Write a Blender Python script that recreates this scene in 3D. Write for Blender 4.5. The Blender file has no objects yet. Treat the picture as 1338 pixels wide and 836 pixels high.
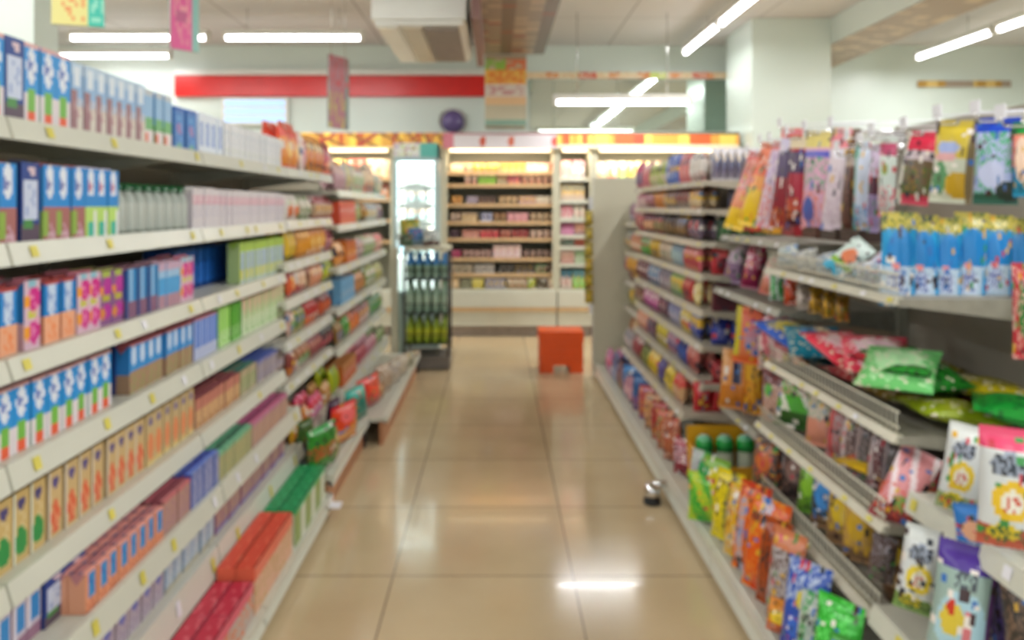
import bpy, math, random
from mathutils import Vector, Matrix
R = random.Random(7)
S = bpy.context.scene
COL = S.collection

# ------------------------------------------------------------------ camera, world, exposure
F, CX, CY, H = 1030.0, 648.0, 268.0, 1.24      # focal length and vanishing point in pixels of the 1338x836 frame, eye height
cam = bpy.data.cameras.new('camera')
cam.sensor_fit = 'HORIZONTAL'; cam.sensor_width = 36
cam.lens = 36 * F / 1338
cam.shift_x = (669 - CX) / 1338
cam.shift_y = -(418 - CY) / 1338
cam.clip_start = 0.01
cam.dof.use_dof = True                           # the photograph is out of focus everywhere: lens focused close up
cam.dof.focus_distance = 0.10
cam.dof.aperture_fstop = 40
camo = bpy.data.objects.new('camera', cam)
camo.location = (0, 0, H); camo.rotation_euler = (math.pi / 2, 0, 0)
COL.objects.link(camo); S.camera = camo

S.view_settings.view_transform = 'Standard'
S.view_settings.look = 'None'
S.view_settings.exposure = 0.34
S.view_settings.gamma = 1
S.view_settings.use_curve_mapping = False
S.cycles.max_bounces = 8
S.cycles.use_denoising = True

world = bpy.data.worlds.new('daylight'); S.world = world; world.use_nodes = True
wn = world.node_tree.nodes['Background']
wn.inputs[0].default_value = (0.93, 0.97, 1.0, 1); wn.inputs[1].default_value = 1.2

# ------------------------------------------------------------------ colour and material helpers
def lin(c):
    if isinstance(c, str):
        c = [int(c[i:i + 2], 16) / 255 for i in (0, 2, 4)]
    return tuple((x / 12.92 if x <= .04045 else ((x + .055) / 1.055) ** 2.4) for x in c)

def mat(name, col='cccccc', rough=.5, metal=0, noise=0, nscale=8, emit=0, coat=0, spec=.5, bump=0):
    m = bpy.data.materials.new(name); m.use_nodes = True
    nt = m.node_tree; b = nt.nodes['Principled BSDF']
    c = lin(col)
    b.inputs['Base Color'].default_value = (*c, 1)
    b.inputs['Roughness'].default_value = rough
    b.inputs['Metallic'].default_value = metal
    b.inputs['Coat Weight'].default_value = coat
    b.inputs['Specular IOR Level'].default_value = spec
    if noise or bump:
        tc = nt.nodes.new('ShaderNodeTexCoord'); nz = nt.nodes.new('ShaderNodeTexNoise')
        nz.inputs['Scale'].default_value = nscale; nz.inputs['Detail'].default_value = 3
        nt.links.new(tc.outputs['Object'], nz.inputs['Vector'])
        if noise:
            r = nt.nodes.new('ShaderNodeValToRGB')
            r.color_ramp.elements[0].position = .3; r.color_ramp.elements[1].position = .7
            r.color_ramp.elements[0].color = (*[x * (1 - noise) for x in c], 1)
            r.color_ramp.elements[1].color = (*[min(1, x * (1 + noise)) for x in c], 1)
            nt.links.new(nz.outputs['Fac'], r.inputs['Fac']); nt.links.new(r.outputs['Color'], b.inputs['Base Color'])
        if bump:
            bp = nt.nodes.new('ShaderNodeBump'); bp.inputs['Strength'].default_value = bump
            bp.inputs['Distance'].default_value = .005
            nt.links.new(nz.outputs['Fac'], bp.inputs['Height']); nt.links.new(bp.outputs['Normal'], b.inputs['Normal'])
    if emit:
        b.inputs['Emission Color'].default_value = (*c, 1); b.inputs['Emission Strength'].default_value = emit
    return m

def print_mat(name, rough, coat=0, bump=0, trans=0):
    m = mat(name, 'ffffff', rough, coat=coat, bump=bump, nscale=30)
    nt = m.node_tree; a = nt.nodes.new('ShaderNodeAttribute'); a.attribute_name = 'ink'
    nt.links.new(a.outputs['Color'], nt.nodes['Principled BSDF'].inputs['Base Color'])
    return m

M = dict(
    carton=print_mat('printed carton', .42),
    film=print_mat('printed film', .33, coat=.08, bump=.25),
    shelf=mat('cream powder coated steel', 'cac9ba', .38, noise=.03),
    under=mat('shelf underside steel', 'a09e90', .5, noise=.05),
    rail2=mat('beige ticket rail', 'bbb4a2', .4, noise=.04), shelf2=mat('beige shelf steel', 'aea796', .45, noise=.05),
    wshelf=mat('dull wire shelf deck', '8d897c', .5, noise=.12, nscale=30),
    rail=mat('pale ticket rail', 'cfd0c2', .3, noise=.02),
    back=mat('grey beige back panel', 'a8a292', .55, noise=.05, nscale=3),
    dark=mat('dark slotted steel', '2b2a2b', .5, noise=.1),
    tagy=mat('yellow price ticket', 'd8cd5c', .5, noise=.05), tagw=mat('white price ticket', 'e8e8ee', .5, noise=.03),
    wood=mat('brown wood grain laminate', 'a87350', .45, noise=.15, nscale=5),
    wire=mat('galvanised wire', 'cbc7b4', .35, metal=.15, noise=.05),
    chrome=mat('chromed steel', 'd8d8d8', .15, metal=1, noise=.02),
    wall=mat('pale green white paint', 'd3dcd4', .35, noise=.02, nscale=2),
    ceil=mat('white ceiling paint', 'd2cccc', .6, noise=.02, nscale=2),
    white=mat('white enamel', 'e6e4de', .3, noise=.02),
    grill=mat('taupe vent grille', '9a8c82', .5, noise=.1, nscale=20),
    beige=mat('beige vent panel', 'c9bfae', .5, noise=.05),
    red=mat('red fascia film', 'd8201c', .3, noise=.05),
    mirror=mat('mirror glass', 'd6e4dc', .03, metal=1, noise=.01),
    bronze=mat('bronze mirror panel', '93806c', .12, metal=.85, noise=.25, nscale=3),
    orange=mat('orange moulded plastic', 'e2520a', .35, noise=.04),
    teal=mat('pale blue grey enamel', 'a3bcbd', .4, noise=.05),
    rubber=mat('black rubber', '1c1b1b', .6, noise=.1),
    cream=mat('cream side panel', 'c3bfa8', .5, noise=.03, nscale=2),
    tan=mat('tan bumper strip', 'c9a77c', .5, noise=.05),
    lamp=mat('lit fluorescent tube', 'fbfcff', .4, emit=9.0, noise=0),
    warm=mat('lit warm shelf lamp', 'ffe6c0', .4, emit=3.0),
    cool=mat('lit white shelf lamp', 'f6fcff', .4, emit=1.3),
    bluelit=mat('backlit pale blue panel', 'a8c8ee', .4, emit=.55),
    bottle=mat('dark green bottle plastic', '1c5a34', .15, noise=.1),
)
# clear glass for the cooler door
g = bpy.data.materials.new('clear door glass'); g.use_nodes = True
gb = g.node_tree.nodes['Principled BSDF']; gb.inputs['Transmission Weight'].default_value = 1
gb.inputs['Roughness'].default_value = .02; gb.inputs['IOR'].default_value = 1.05; gb.inputs['Base Color'].default_value = (.9, .97, .96, 1)
M['glass'] = g

# ------------------------------------------------------------------ geometry helpers
def P(px, py, d):
    return Vector(((px - CX) * d / F, d, H - (py - CY) * d / F))

class MB:
    """collects faces with a colour per face, then links them as ONE mesh object"""
    def __init__(s): s.v = []; s.f = []; s.c = []; s.sm = []
    def face(s, pts, c=None, smooth=False):
        i = len(s.v); s.v += [tuple(p) for p in pts]; s.f.append(tuple(range(i, i + len(pts)))); s.c.append(c); s.sm.append(smooth)
    def box(s, x0, x1, y0, y1, z0, z1, c=None):
        i = len(s.v)
        s.v += [(x0, y0, z0), (x1, y0, z0), (x1, y1, z0), (x0, y1, z0), (x0, y0, z1), (x1, y0, z1), (x1, y1, z1), (x0, y1, z1)]
        for q in ((0, 3, 2, 1), (4, 5, 6, 7), (0, 1, 5, 4), (1, 2, 6, 5), (2, 3, 7, 6), (3, 0, 4, 7)):
            s.f.append(tuple(i + k for k in q)); s.c.append(c); s.sm.append(False)
        return s
    def tube(s, a, b, r, n=8, c=None, r2=None, caps=True):
        a = Vector(a); b = Vector(b); d = (b - a).normalized(); r2 = r if r2 is None else r2
        u = d.orthogonal().normalized(); w = d.cross(u); i = len(s.v)
        for p, rr in ((a, r), (b, r2)):
            for k in range(n):
                t = 2 * math.pi * k / n; s.v.append(tuple(p + rr * (u * math.cos(t) + w * math.sin(t))))
        for k in range(n):
            s.f.append((i + k, i + (k + 1) % n, i + n + (k + 1) % n, i + n + k)); s.c.append(c); s.sm.append(True)
        if caps:
            s.f.append(tuple(i + k for k in range(n))[::-1]); s.f.append(tuple(i + n + k for k in range(n))); s.c += [c, c]; s.sm += [False, False]
        return s
    def lathe(s, prof, n=16, cols=None, cx=0, cy=0):
        i = len(s.v)
        for (r, z) in prof:
            for k in range(n):
                t = 2 * math.pi * k / n; s.v.append((cx + r * math.cos(t), cy + r * math.sin(t), z))
        for j in range(len(prof) - 1):
            for k in range(n):
                s.f.append((i + j * n + k, i + j * n + (k + 1) % n, i + (j + 1) * n + (k + 1) % n, i + (j + 1) * n + k))
                s.c.append(cols[j] if cols else None); s.sm.append(True)
        return s
    def grid(s, o, du, dv, nu, nv, fn, smooth=False):
        """flat face of nu x nv cells, coloured by fn(u, v)"""
        o = Vector(o); du = Vector(du); dv = Vector(dv); i = len(s.v)
        for b in range(nv + 1):
            for a in range(nu + 1):
                s.v.append(tuple(o + du * (a / nu) + dv * (b / nv)))
        for b in range(nv):
            for a in range(nu):
                k = i + b * (nu + 1) + a
                s.f.append((k, k + 1, k + nu + 2, k + nu + 1)); s.c.append(fn((a + .5) / nu, (b + .5) / nv)); s.sm.append(smooth)
        return s
    def mesh(s, name, m):
        me = bpy.data.meshes.new(name); me.from_pydata(s.v, [], s.f); me.materials.append(m)
        me.polygons.foreach_set('use_smooth', s.sm)
        if any(c is not None for c in s.c):
            at = me.color_attributes.new('ink', 'FLOAT_COLOR', 'CORNER'); buf = []
            for f, c in zip(s.f, s.c):
                buf += list((*(c or (.5, .5, .5)), 1)) * len(f)
            at.data.foreach_set('color', buf)
        me.update(); return me
    def build(s, name, m, parent=None, loc=None):
        o = bpy.data.objects.new(name, s.mesh(name, m)); COL.objects.link(o)
        if parent is not None: o.parent = parent
        if loc is not None: o.location = loc
        return o

def tag(o, label=None, cat=None, group=None, kind=None):
    if label:
        o['label'] = label
    if cat: o['category'] = cat
    if group: o['group'] = group
    if kind: o['kind'] = kind
    return o
def thing(name, label, cat, loc=(0, 0, 0), rz=0, group=None):
    o = bpy.data.objects.new(name, None); COL.objects.link(o); o.location = loc; o.rotation_euler = (0, 0, rz)
    o.empty_display_size = .05
    return tag(o, label, cat, group)
def struct(name, mb, m): return tag(mb.build(name, m), kind='structure')

# ------------------------------------------------------------------ print designs
def paint(ops, u, v, seed=0):
    c = 'ffffff'
    for o in ops:
        k = o[0]
        if k == 'bg': c = o[1]
        elif k == 'b' and o[1] <= v < o[2]: c = o[3]
        elif k == 'c' and o[1] <= u < o[2]: c = o[3]
        elif k == 'r' and o[1] <= u < o[3] and o[2] <= v < o[4]: c = o[5]
        elif k == 'd' and ((u - o[1]) / o[3]) ** 2 + ((v - o[2]) / o[4]) ** 2 < 1: c = o[5]
        elif k == 'w' and v > o[1] + o[2] * math.sin(u * 6.28 + o[3]): c = o[4]
        elif k == 's' and (u + o[1] * v + o[2]) % o[3] < o[4]: c = o[5]
        elif k == 'q':
            a, b = math.floor(u * o[1]), math.floor(v * o[2])
            if (math.sin(a * 12.9898 + b * 78.233 + o[5]) * 43758.5) % 1 < o[4]: c = o[3]
        elif k == 'm' and o[1] <= u < o[3] and o[2] <= v < o[4]:
            if (math.sin(u * 71.3 + v * 127.1 + seed * 3.7) * 43758.5) % 1 < o[6]: c = o[5]
    return lin(c)

MESH = {}
def carton_mesh(key, w, h, t, front, side, top):
    """brick drink carton: printed faces, folded top seam; origin at base centre, front faces -Y"""
    k = ('carton', key, round(w, 3), round(h, 3), round(t, 3))
    if k in MESH: return MESH[k]
    b = MB(); x, y = w / 2, t / 2; e = .0025
    b.grid((-x, -y, 0), (w, 0, 0), (0, 0, h), 8, 18, lambda u, v: paint(front, u, v))
    b.grid((x, y, 0), (-w, 0, 0), (0, 0, h), 8, 18, lambda u, v: paint(front, u, v))
    b.grid((x, -y, 0), (0, t, 0), (0, 0, h), 4, 18, lambda u, v: paint(side, u, v))
    b.grid((-x, y, 0), (0, -t, 0), (0, 0, h), 4, 18, lambda u, v: paint(side, u, v))
    b.grid((-x, -y, h), (w, 0, 0), (0, t, 0), 4, 4, lambda u, v: paint(top, u, v))
    b.face([(-x, y, 0), (x, y, 0), (x, -y, 0), (-x, -y, 0)], lin('cccccc'))
    tc = paint(top, .5, .5)
    b.box(-x * .96, x * .96, -.0012, .0012, h, h + .005, tc)                         # the folded seam
    b.face([(x, -y, h), (x, y, h), (x + e, 0, h - .022)], tc)                         # folded ears
    b.face([(-x, y, h), (-x, -y, h), (-x - e, 0, h - .022)], tc)
    MESH[k] = b.mesh(key, M['carton']); return MESH[k]

def box_mesh(key, w, h, t, front, side, top, n=(12, 14)):
    k = ('box', key, round(w, 3), round(h, 3), round(t, 3))
    if k in MESH: return MESH[k]
    b = MB(); x, y = w / 2, t / 2
    b.grid((-x, -y, 0), (w, 0, 0), (0, 0, h), n[0], n[1], lambda u, v: paint(front, u, v))
    b.grid((x, y, 0), (-w, 0, 0), (0, 0, h), n[0], n[1], lambda u, v: paint(front, u, v))
    b.grid((x, -y, 0), (0, t, 0), (0, 0, h), 6, n[1], lambda u, v: paint(side, u, v))
    b.grid((-x, y, 0), (0, -t, 0), (0, 0, h), 6, n[1], lambda u, v: paint(side, u, v))
    b.grid((-x, -y, h), (w, 0, 0), (0, t, 0), n[0], 8, lambda u, v: paint(top, u, v))
    b.face([(-x, y, 0), (x, y, 0), (x, -y, 0), (-x, -y, 0)], lin('cccccc'))
    MESH[k] = b.mesh(key, M['carton']); return MESH[k]

def bag_mesh(key, w, h, t, ops, nu=22, nv=30, back=None, hole=False, gusset=False):
    """pillow bag with crimped end seals and puckered film; origin at base centre, front faces -Y"""
    k = ('bag', key, round(w, 3), round(h, 3), round(t, 3), hole, gusset)
    if k in MESH: return MESH[k]
    rr = random.Random(sum(map(ord, key))); ph = [rr.uniform(0, 6.28) for _ in range(6)]
    b = MB(); idx = {}
    def pt(a, c, sgn):
        u = a / nu * 2 - 1; v = c / nv
        seal = .07
        if v < seal and not gusset or v > 1 - seal: th = .04
        else:
            vv = (v - seal) / (1 - 2 * seal) * 2 - 1
            if gusset: vv = max(vv, -.55) if vv < 0 else vv
            th = (1 - abs(vv) ** 2.6) ** .6 if abs(vv) < 1 else 0
            th = max(th, .04)
        th *= (1 - abs(u) ** 2.4) ** .55 if abs(u) < 1 else 0
        pinch = 1 - .06 * math.sin(math.pi * min(1, max(0, v))) 
        wr = .06 * math.sin(9 * u + ph[0] + 5 * v) * (1 - abs(u)) + .05 * math.sin(14 * v + ph[1] + 3 * u) * (1 - abs(u))
        y = sgn * t / 2 * th * (1 + wr)
        z = h * v
        if v <= 0 or v >= 1: z += .002 * (a % 2)
        return (u * w / 2 * pinch, y, z)
    for sgn in (-1, 1):
        i = len(b.v)
        for c in range(nv + 1):
            for a in range(nu + 1): b.v.append(pt(a, c, sgn))
        for c in range(nv):
            for a in range(nu):
                q = i + c * (nu + 1) + a
                f = (q, q + 1, q + nu + 2, q + nu + 1)
                if hole and c == nv - 1 and abs(a - nu / 2 + .5) < 1.2: continue
                b.f.append(f if sgn < 0 else f[::-1]); b.sm.append(True)
                u, v = (a + .5) / nu, (c + .5) / nv
                b.c.append(paint(ops if sgn < 0 else (back or ops), u, v))
    MESH[k] = b.mesh(key, M['film']); return MESH[k]

def put(name, me, loc, rz=0, label=None, cat=None, group=None, mx=None):
    o = bpy.data.objects.new(name, me); COL.objects.link(o)
    if mx is not None: o.matrix_world = mx
    else: o.location = loc; o.rotation_euler = (0, 0, rz)
    return tag(o, label, cat, group)
# ------------------------------------------------------------------ the shop's shell
# floor: glossy 60 cm tiles
fm = mat('polished tan floor tile', 'b6a380', .15, coat=.15)
nt = fm.node_tree; pb = nt.nodes['Principled BSDF']
tc = nt.nodes.new('ShaderNodeTexCoord'); mp = nt.nodes.new('ShaderNodeMapping'); mp.vector_type = 'POINT'
mp.inputs['Location'].default_value = (.344 + 6.02, -3.24 + 6.02, 0)
br = nt.nodes.new('ShaderNodeTexBrick'); br.offset = 0; br.squash = 1
br.inputs['Scale'].default_value = 1; br.inputs['Brick Width'].default_value = .602; br.inputs['Row Height'].default_value = .602
br.inputs['Mortar Size'].default_value = .0028; br.inputs['Mortar Smooth'].default_value = .1; br.inputs['Bias'].default_value = 0
br.inputs['Color1'].default_value = (*lin('cab590'), 1); br.inputs['Color2'].default_value = (*lin('c6b18c'), 1); br.inputs['Mortar'].default_value = (*lin('82725a'), 1)
nz = nt.nodes.new('ShaderNodeTexNoise'); nz.inputs['Scale'].default_value = 3; nz.inputs['Detail'].default_value = 5
mx = nt.nodes.new('ShaderNodeMix'); mx.data_type = 'RGBA'; mx.blend_type = 'SOFT_LIGHT'; mx.inputs[0].default_value = .25
nt.links.new(tc.outputs['Object'], mp.inputs[0]); nt.links.new(mp.outputs[0], br.inputs[0]); nt.links.new(tc.outputs['Object'], nz.inputs['Vector'])
nt.links.new(br.outputs['Color'], mx.inputs[6]); nt.links.new(nz.outputs['Fac'], mx.inputs[7]); nt.links.new(mx.outputs[2], pb.inputs['Base Color'])
XL, XR, YN, YF, ZC = -5.2, 5.8, -3.0, 8.45, 2.95
struct('floor', MB().box(XL, XR, YN, YF, -.05, 0), fm)
# ceiling with panel seams
cm = mat('ceiling panels', 'd6d0cf', .6)
nt = cm.node_tree; tc = nt.nodes.new('ShaderNodeTexCoord'); br = nt.nodes.new('ShaderNodeTexBrick'); br.offset = 0
br.inputs['Scale'].default_value = 1; br.inputs['Brick Width'].default_value = 1.2; br.inputs['Row Height'].default_value = 2.4
br.inputs['Mortar Size'].default_value = .01; br.inputs['Color1'].default_value = (*lin('d6d0cf'), 1); br.inputs['Color2'].default_value = (*lin('d2cccb'), 1)
br.inputs['Mortar'].default_value = (*lin('b0a8a6'), 1)
nt.links.new(tc.outputs['Object'], br.inputs[0]); nt.links.new(br.outputs['Color'], nt.nodes['Principled BSDF'].inputs['Base Color'])
struct('ceiling', MB().box(XL, XR, YN, YF, ZC, ZC + .08), cm)
struct('wall_back', MB().box(XL, XR, YF, YF + .1, 0, ZC), M['wall'])
struct('wall_left', MB().box(XL - .1, XL, YN, YF, 0, ZC), M['wall'])
struct('wall_right', MB().box(XR, XR + .1, YN, YF, 0, ZC), M['wall'])
# shop front behind the viewer: upper wall, piers, glass panes
struct('wall_front', MB().box(XL, XR, YN - .1, YN, 2.45, ZC).box(XL, -4.4, YN - .1, YN, 0, 2.45).box(4.9, XR, YN - .1, YN, 0, 2.45).box(-1.4, -1.2, YN - .1, YN, 0, 2.45).box(1.7, 1.9, YN - .1, YN, 0, 2.45), M['wall'])
for n, (a, b_) in enumerate(((-4.4, -1.4), (-1.2, 1.7), (1.9, 4.9))):
    w_ = tag(MB().box(a, b_, YN - .1, YN - .04, 0, .08).box(a, b_, YN - .1, YN - .04, 2.37, 2.45).box(a, a + .06, YN - .1, YN - .04, .08, 2.37).box(b_ - .06, b_, YN - .1, YN - .04, .08, 2.37).build('window_%d' % (n + 1), M['white']), kind='structure')
    MB().box(a + .06, b_ - .06, YN - .075, YN - .07, .08, 2.37).build('window_pane', M['glass'], w_)
# back wall dressing: red fascia, mirror band with its label strip
def fascia():
    b = MB(); b.box(-3.42, -.12, YF - .06, YF - .001, 2.40, 2.62); return b
tag(fascia().build('red_fascia_band', M['red']), 'long glossy red band running along the back wall above the shelving', 'fascia band')
tag(MB().box(-3.42, -.12, YF - .07, YF - .001, 2.625, 2.68).build('white_fascia_lip', M['white']), 'thin white lip along the top of the red wall band', 'trim')
struct('trim_1', MB().box(XL, XR, YF - .03, YF, 1.99, 2.02), M['white'])
mr = tag(MB().box(.36, 2.62, YF - .02, YF, 2.03, 2.58).build('wall_mirror', M['mirror']), 'wide mirror band high on the back wall right of the hanging column', 'mirror')
def print_strip(name, x0, x1, y, z0, z1, ops, n, label, cat, group=None, depth=.01):
    b = MB(); b.grid((x0, y, z0), (x1 - x0, 0, 0), (0, 0, z1 - z0), n, 8, lambda u, v: paint(ops, u, v)); b.box(x0, x1, y + .0005, y + depth, z0, z1, lin('dddddd'))
    return tag(b.build(name, M['carton']), label, cat, group)
fruit = [('bg', 'e8c9a0'), ('s', 0, 0, .13, .05, 'e08a4a'), ('s', 0, .05, .31, .06, 'c9d860'), ('s', 0, .2, .47, .07, 'd85a48'), ('m', 0, 0, 1, 1, 'f2e6c8', .3)]
print_strip('label_strip', .2, 2.75, YF - .035, 2.59, 2.66, fruit, 120, 'strip of orange and cream picture labels along the top of the wall mirror', 'label strip')
print_strip('label_strip', 4.5, 5.5, YF - .035, 2.50, 2.57, [('bg', 'd8b870'), ('s', 0, 0, .21, .1, 'b08840'), ('s', 0, .3, .6, .3, 'a09080')], 60, 'short tan and yellow label strip at the far right of the back wall', 'label strip')
# backlit pale blue window panel low on the wall, left
bw = thing('light_box', 'pale blue backlit panel with horizontal stripes under the red wall band', 'light box', (-2.56, YF - .002, 2.11))
MB().box(-.35, .35, -.08, 0, -.02, .27).build('frame', M['white'], bw)
b = MB()
for k in range(3): b.box(-.32, .32, -.085, -.08, .01 + k * .085, .075 + k * .085)
b.build('lit_panel', M['bluelit'], bw)

# beams and columns
struct('trim_2', MB().box(3.06, 3.58, YN, YF, 2.71, ZC), M['wall'])      # ceiling beam on the right
bm = MB(); bm.grid((3.06, YN, 2.705), (.52, 0, 0), (0, YF - YN, 0), 5, 200, lambda u, v: paint([('bg', 'a08870'), ('m', 0, 0, 1, 1, 'c07050', .18), ('m', 0, 0, 1, 1, 'c8b090', .2), ('s', 0, 0, .21, .05, '806850')], u, v))
struct('trim_3', bm, M['carton'])  # right beam underside: a bronze mirror's brown reflections painted as speckle
struct('wall_pillar', MB().box(2.34, 3.06, 7.2, 8.0, 0, ZC), mat('glazed pale pillar tile', 'ccd6cd', .22))
struct('trim_4', MB().box(-.16, .44, .5, 7.25, 2.63, ZC), M['wall'])      # beam over the aisle
b = MB()
b.grid((-.16, .5, 2.625), (.60, 0, 0), (0, 6.75, 0), 6, 90, lambda u, v: paint([('bg', '8f8070'), ('m', 0, 0, 1, 1, 'b09a84', .3), ('s', 0, 0, .13, .03, '6d5e50'), ('m', 0, 0, 1, 1, '8c4a38', .06)], u, v))
b.box(-.16, .44, .5, 7.25, 2.626, 2.63, lin('8a7a68'))
struct('trim_5', b, M['carton'])  # aisle beam underside: goods mirrored in bronze cladding, painted into the colour
cs = [('bg', 'd8cdb8'), ('b', .93, 1.01, 'b09a80'), ('b', .80, .93, 'c0b090'), ('m', 0, .80, .5, .93, '8fb84a', .7), ('m', .5, .80, 1, .93, 'd87850', .7), ('b', .58, .80, 'e6b050'), ('m', .05, .60, .95, .78, 'e08838', .5), ('b', .42, .58, 'd2c4b8'), ('m', .05, .43, .95, .57, 'c08a88', .5), ('b', .30, .42, 'd8b084'), ('b', .0, .30, 'b8ae94'), ('b', 0, .08, '7d9a88')]  # bands imitate what the column's mirror cladding reflects, painted into its colour
b = MB(); b.grid((-.1, 7.25, 1.97), (.38, 0, 0), (0, 0, .65), 12, 34, lambda u, v: paint(cs, u, v))
b.grid((-.1, 7.6, 1.97), (0, -.35, 0), (0, 0, .65), 6, 34, lambda u, v: paint(cs, u, v)); b.grid((.28, 7.25, 1.97), (0, .35, 0), (0, 0, .65), 6, 34, lambda u, v: paint(cs, u, v))
b.box(-.099, .279, 7.251, 7.6, 1.97, 2.62, lin('b8ae94'))
tag(b.build('hanging_column', M['film']), 'square hanging column with painted orange and fruit coloured reflections under the aisle beam', 'column')
struct('wall_column', MB().box(-2.6, -1.7, 2.9, 3.06, 0, ZC), M['wall'])
# air conditioner hung under the ceiling
ac = thing('air_conditioner', 'long white ceiling air conditioner with a taupe intake grille above the aisle', 'air conditioner', (-.49, 5.0, 2.36))
MB().box(-.30, .30, 0, 1.35, .06, .33).box(-.28, .28, .03, 1.3, .03, .06).build('casing', M['white'], ac)
b = MB()
b.box(.02, .25, .08, 1.25, .018, .03)
for k in range(24): b.box(.03, .24, .10 + k * .047, .125 + k * .047, .008, .018)
b.build('intake_grille', M['grill'], ac)
MB().box(-.12, .01, .06, 1.28, .016, .03).build('beige_panel', M['beige'], ac)
MB().box(-.27, -.14, .06, 1.28, .016, .03).build('air_outlet', M['white'], ac)
for qx, qy in ((-.25, .2), (.25, .2), (-.25, 1.1), (.25, 1.1)): MB().tube((qx, qy, .33), (qx, qy, .589), .008).build('hanger_rod', M['chrome'], ac)
tag(MB().box(-.155, -.10, 4.9, 6.6, 2.40, 2.62).build('painted_reflection', mat('maroon trunking', '8a6660', .5, noise=.1)), 'narrow maroon trunking beside the air conditioner under the beam', 'reflection')  # maroon bar stands in for the reflection in the beam's mirrored side

# fluorescent batten lights: each is body, tube, and the tube's own light
def batten(x, y, z, along, n, label, power=17, drop=0, grp='fluorescent lights under the ceiling'):
    t = thing('fluorescent_light', label, 'light', (x, y, z), 0 if along == 'x' else math.pi / 2, grp)
    L = 1.22
    for k in range(n):
        o = (k - (n - 1) / 2) * (L + .05)
        MB().box(o - L / 2, o + L / 2, -.04, .04, .022, .07).box(o - L / 2, o - L / 2 + .03, -.03, .03, -.02, .03).box(o + L / 2 - .03, o + L / 2, -.03, .03, -.02, .03).build('batten', M['white'], t)
        MB().tube((o - L / 2 + .03, 0, 0), (o + L / 2 - .03, 0, 0), .019, 10).build('lit_tube', M['lamp'], t)
        la = bpy.data.lights.new('tube_light', 'AREA'); la.shape = 'RECTANGLE'; la.size = L - .1; la.size_y = .05; la.energy = power; la.color = (.97, .985, 1)
        lo = bpy.data.objects.new('tube_light', la); lo.parent = t; lo.location = (o, 0, -.024); COL.objects.link(lo)
    gap = ZC - (z + .07)
    if gap > .03:
        for o in (-.4, .4): MB().tube((o, 0, .07), (o, 0, .07 + gap - .001), .005, 6).build('hanger_rod', M['chrome'], t)
    return t
batten(-1.76, 6.85, 2.69, 'x', 1, 'white batten light hung crosswise left of the air conditioner')
batten(-3.1, 6.85, 2.69, 'x', 1, 'crosswise batten light behind the pink and teal hanging sign')
batten(-3.9, 8.0, 2.75, 'x', 1, 'farthest crosswise batten light at the left of the back wall', 8)
batten(1.12, 7.0, 2.15, 'x', 1, 'crosswise batten light hanging low in front of the wall mirror', 10)
batten(1.92, 6.75, 2.78, 'y', 2, 'pair of lengthwise tubes on the ceiling right of the aisle beam', 8)
batten(4.25, 6.7, 2.72, 'y', 2, 'pair of lengthwise tubes beyond the right ceiling beam')
for (x, y) in ((1.92, 3.6), (1.92, .8), (-1.9, 3.9), (-1.9, 1.1), (-1.9, -1.7), (4.25, 3.4), (4.25, .6), (-3.9, 2.2), (0.9, -1.6)):
    batten(x, y, 2.78, 'y', 2, 'lengthwise ceiling tubes above and behind the aisle, out of the view', 17)

# hanging signs
def hsign(px0, px1, py0, py1, d, yaw, ops, label, th=.008):
    a = P((px0 + px1) / 2, py1, d); w = (px1 - px0) * d / F / 1; w = (px1 - px0) * d / (F * math.cos(yaw) + abs((px0 + px1) / 2 - CX) * math.sin(yaw)); h = (py1 - py0) * d / F
    t = thing('hanging_sign', label, 'sign', a, yaw)
    b = MB(); b.grid((-w / 2, -th, 0), (w, 0, 0), (0, 0, h), 16, 12, lambda u, v: paint(ops, u, v)); b.grid((w / 2, th, 0), (-w, 0, 0), (0, 0, h), 16, 12, lambda u, v: paint(ops, u, v))
    b.box(-w / 2, w / 2, -th + .001, th - .001, 0, h, lin('8a8a84'))
    b.build('sign_board', M['carton'], t)
    for o in (-.35, .35): MB().tube((w * o, 0, h), (w * o, 0, ZC - a.z - .001), .0025, 6).build('hanging_wire', M['chrome'], t)
hsign(68, 137, -38, 34, 2.8, .35, [('bg', 'd8cf86'), ('c', .66, 1.01, '3fb5a0'), ('m', .1, .1, .6, .5, 'd8905a', .35), ('d', .48, .75, .1, .13, '4a6fa8'), ('m', .66, .1, 1, .9, '8fd0b8', .3)], 'yellow and teal hanging sign at the top left above the milk shelf')
hsign(222, 259, -20, 66, 3.9, .9, [('bg', 'e0609a'), ('c', .75, 1.01, '8fc0b8'), ('m', .1, .1, .7, .9, 'e89aa8', .35), ('d', .4, .5, .2, .1, 'c06088')], 'pink and teal hanging sign left of the air conditioner')
hsign(429, 455, 74, 168, 5.6, 1.1, [('bg', 'b0707a'), ('m', 0, 0, 1, 1, '8c8a84', .3), ('m', 0, 0, 1, .5, 'c0b060', .3), ('c', .8, 1.01, '7a8a84'), ('m', 0, .5, 1, 1, 'c05058', .3)], 'dull red hanging sign seen edge on in front of the red wall band')
# small dome and a hook
dm = thing('security_dome', 'small round violet dome on the back wall above the cooler', 'dome', (-.46, YF - .005, 2.06))
MB().lathe([(.001, .0), (.09, .01), (.13, .03), (.15, .06)], 20).build('base_ring', M['white'], dm)
MB().lathe([(.12, .06), (.11, .10), (.07, .14), (.001, .155)], 20).build('dome_glass', mat('smoky violet dome', '6a5a8c', .1, noise=.1), dm)
for ch in dm.children: ch.rotation_euler = (math.pi / 2, 0, 0)
dm.location = (-.46, YF - .001, 2.13)

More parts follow.
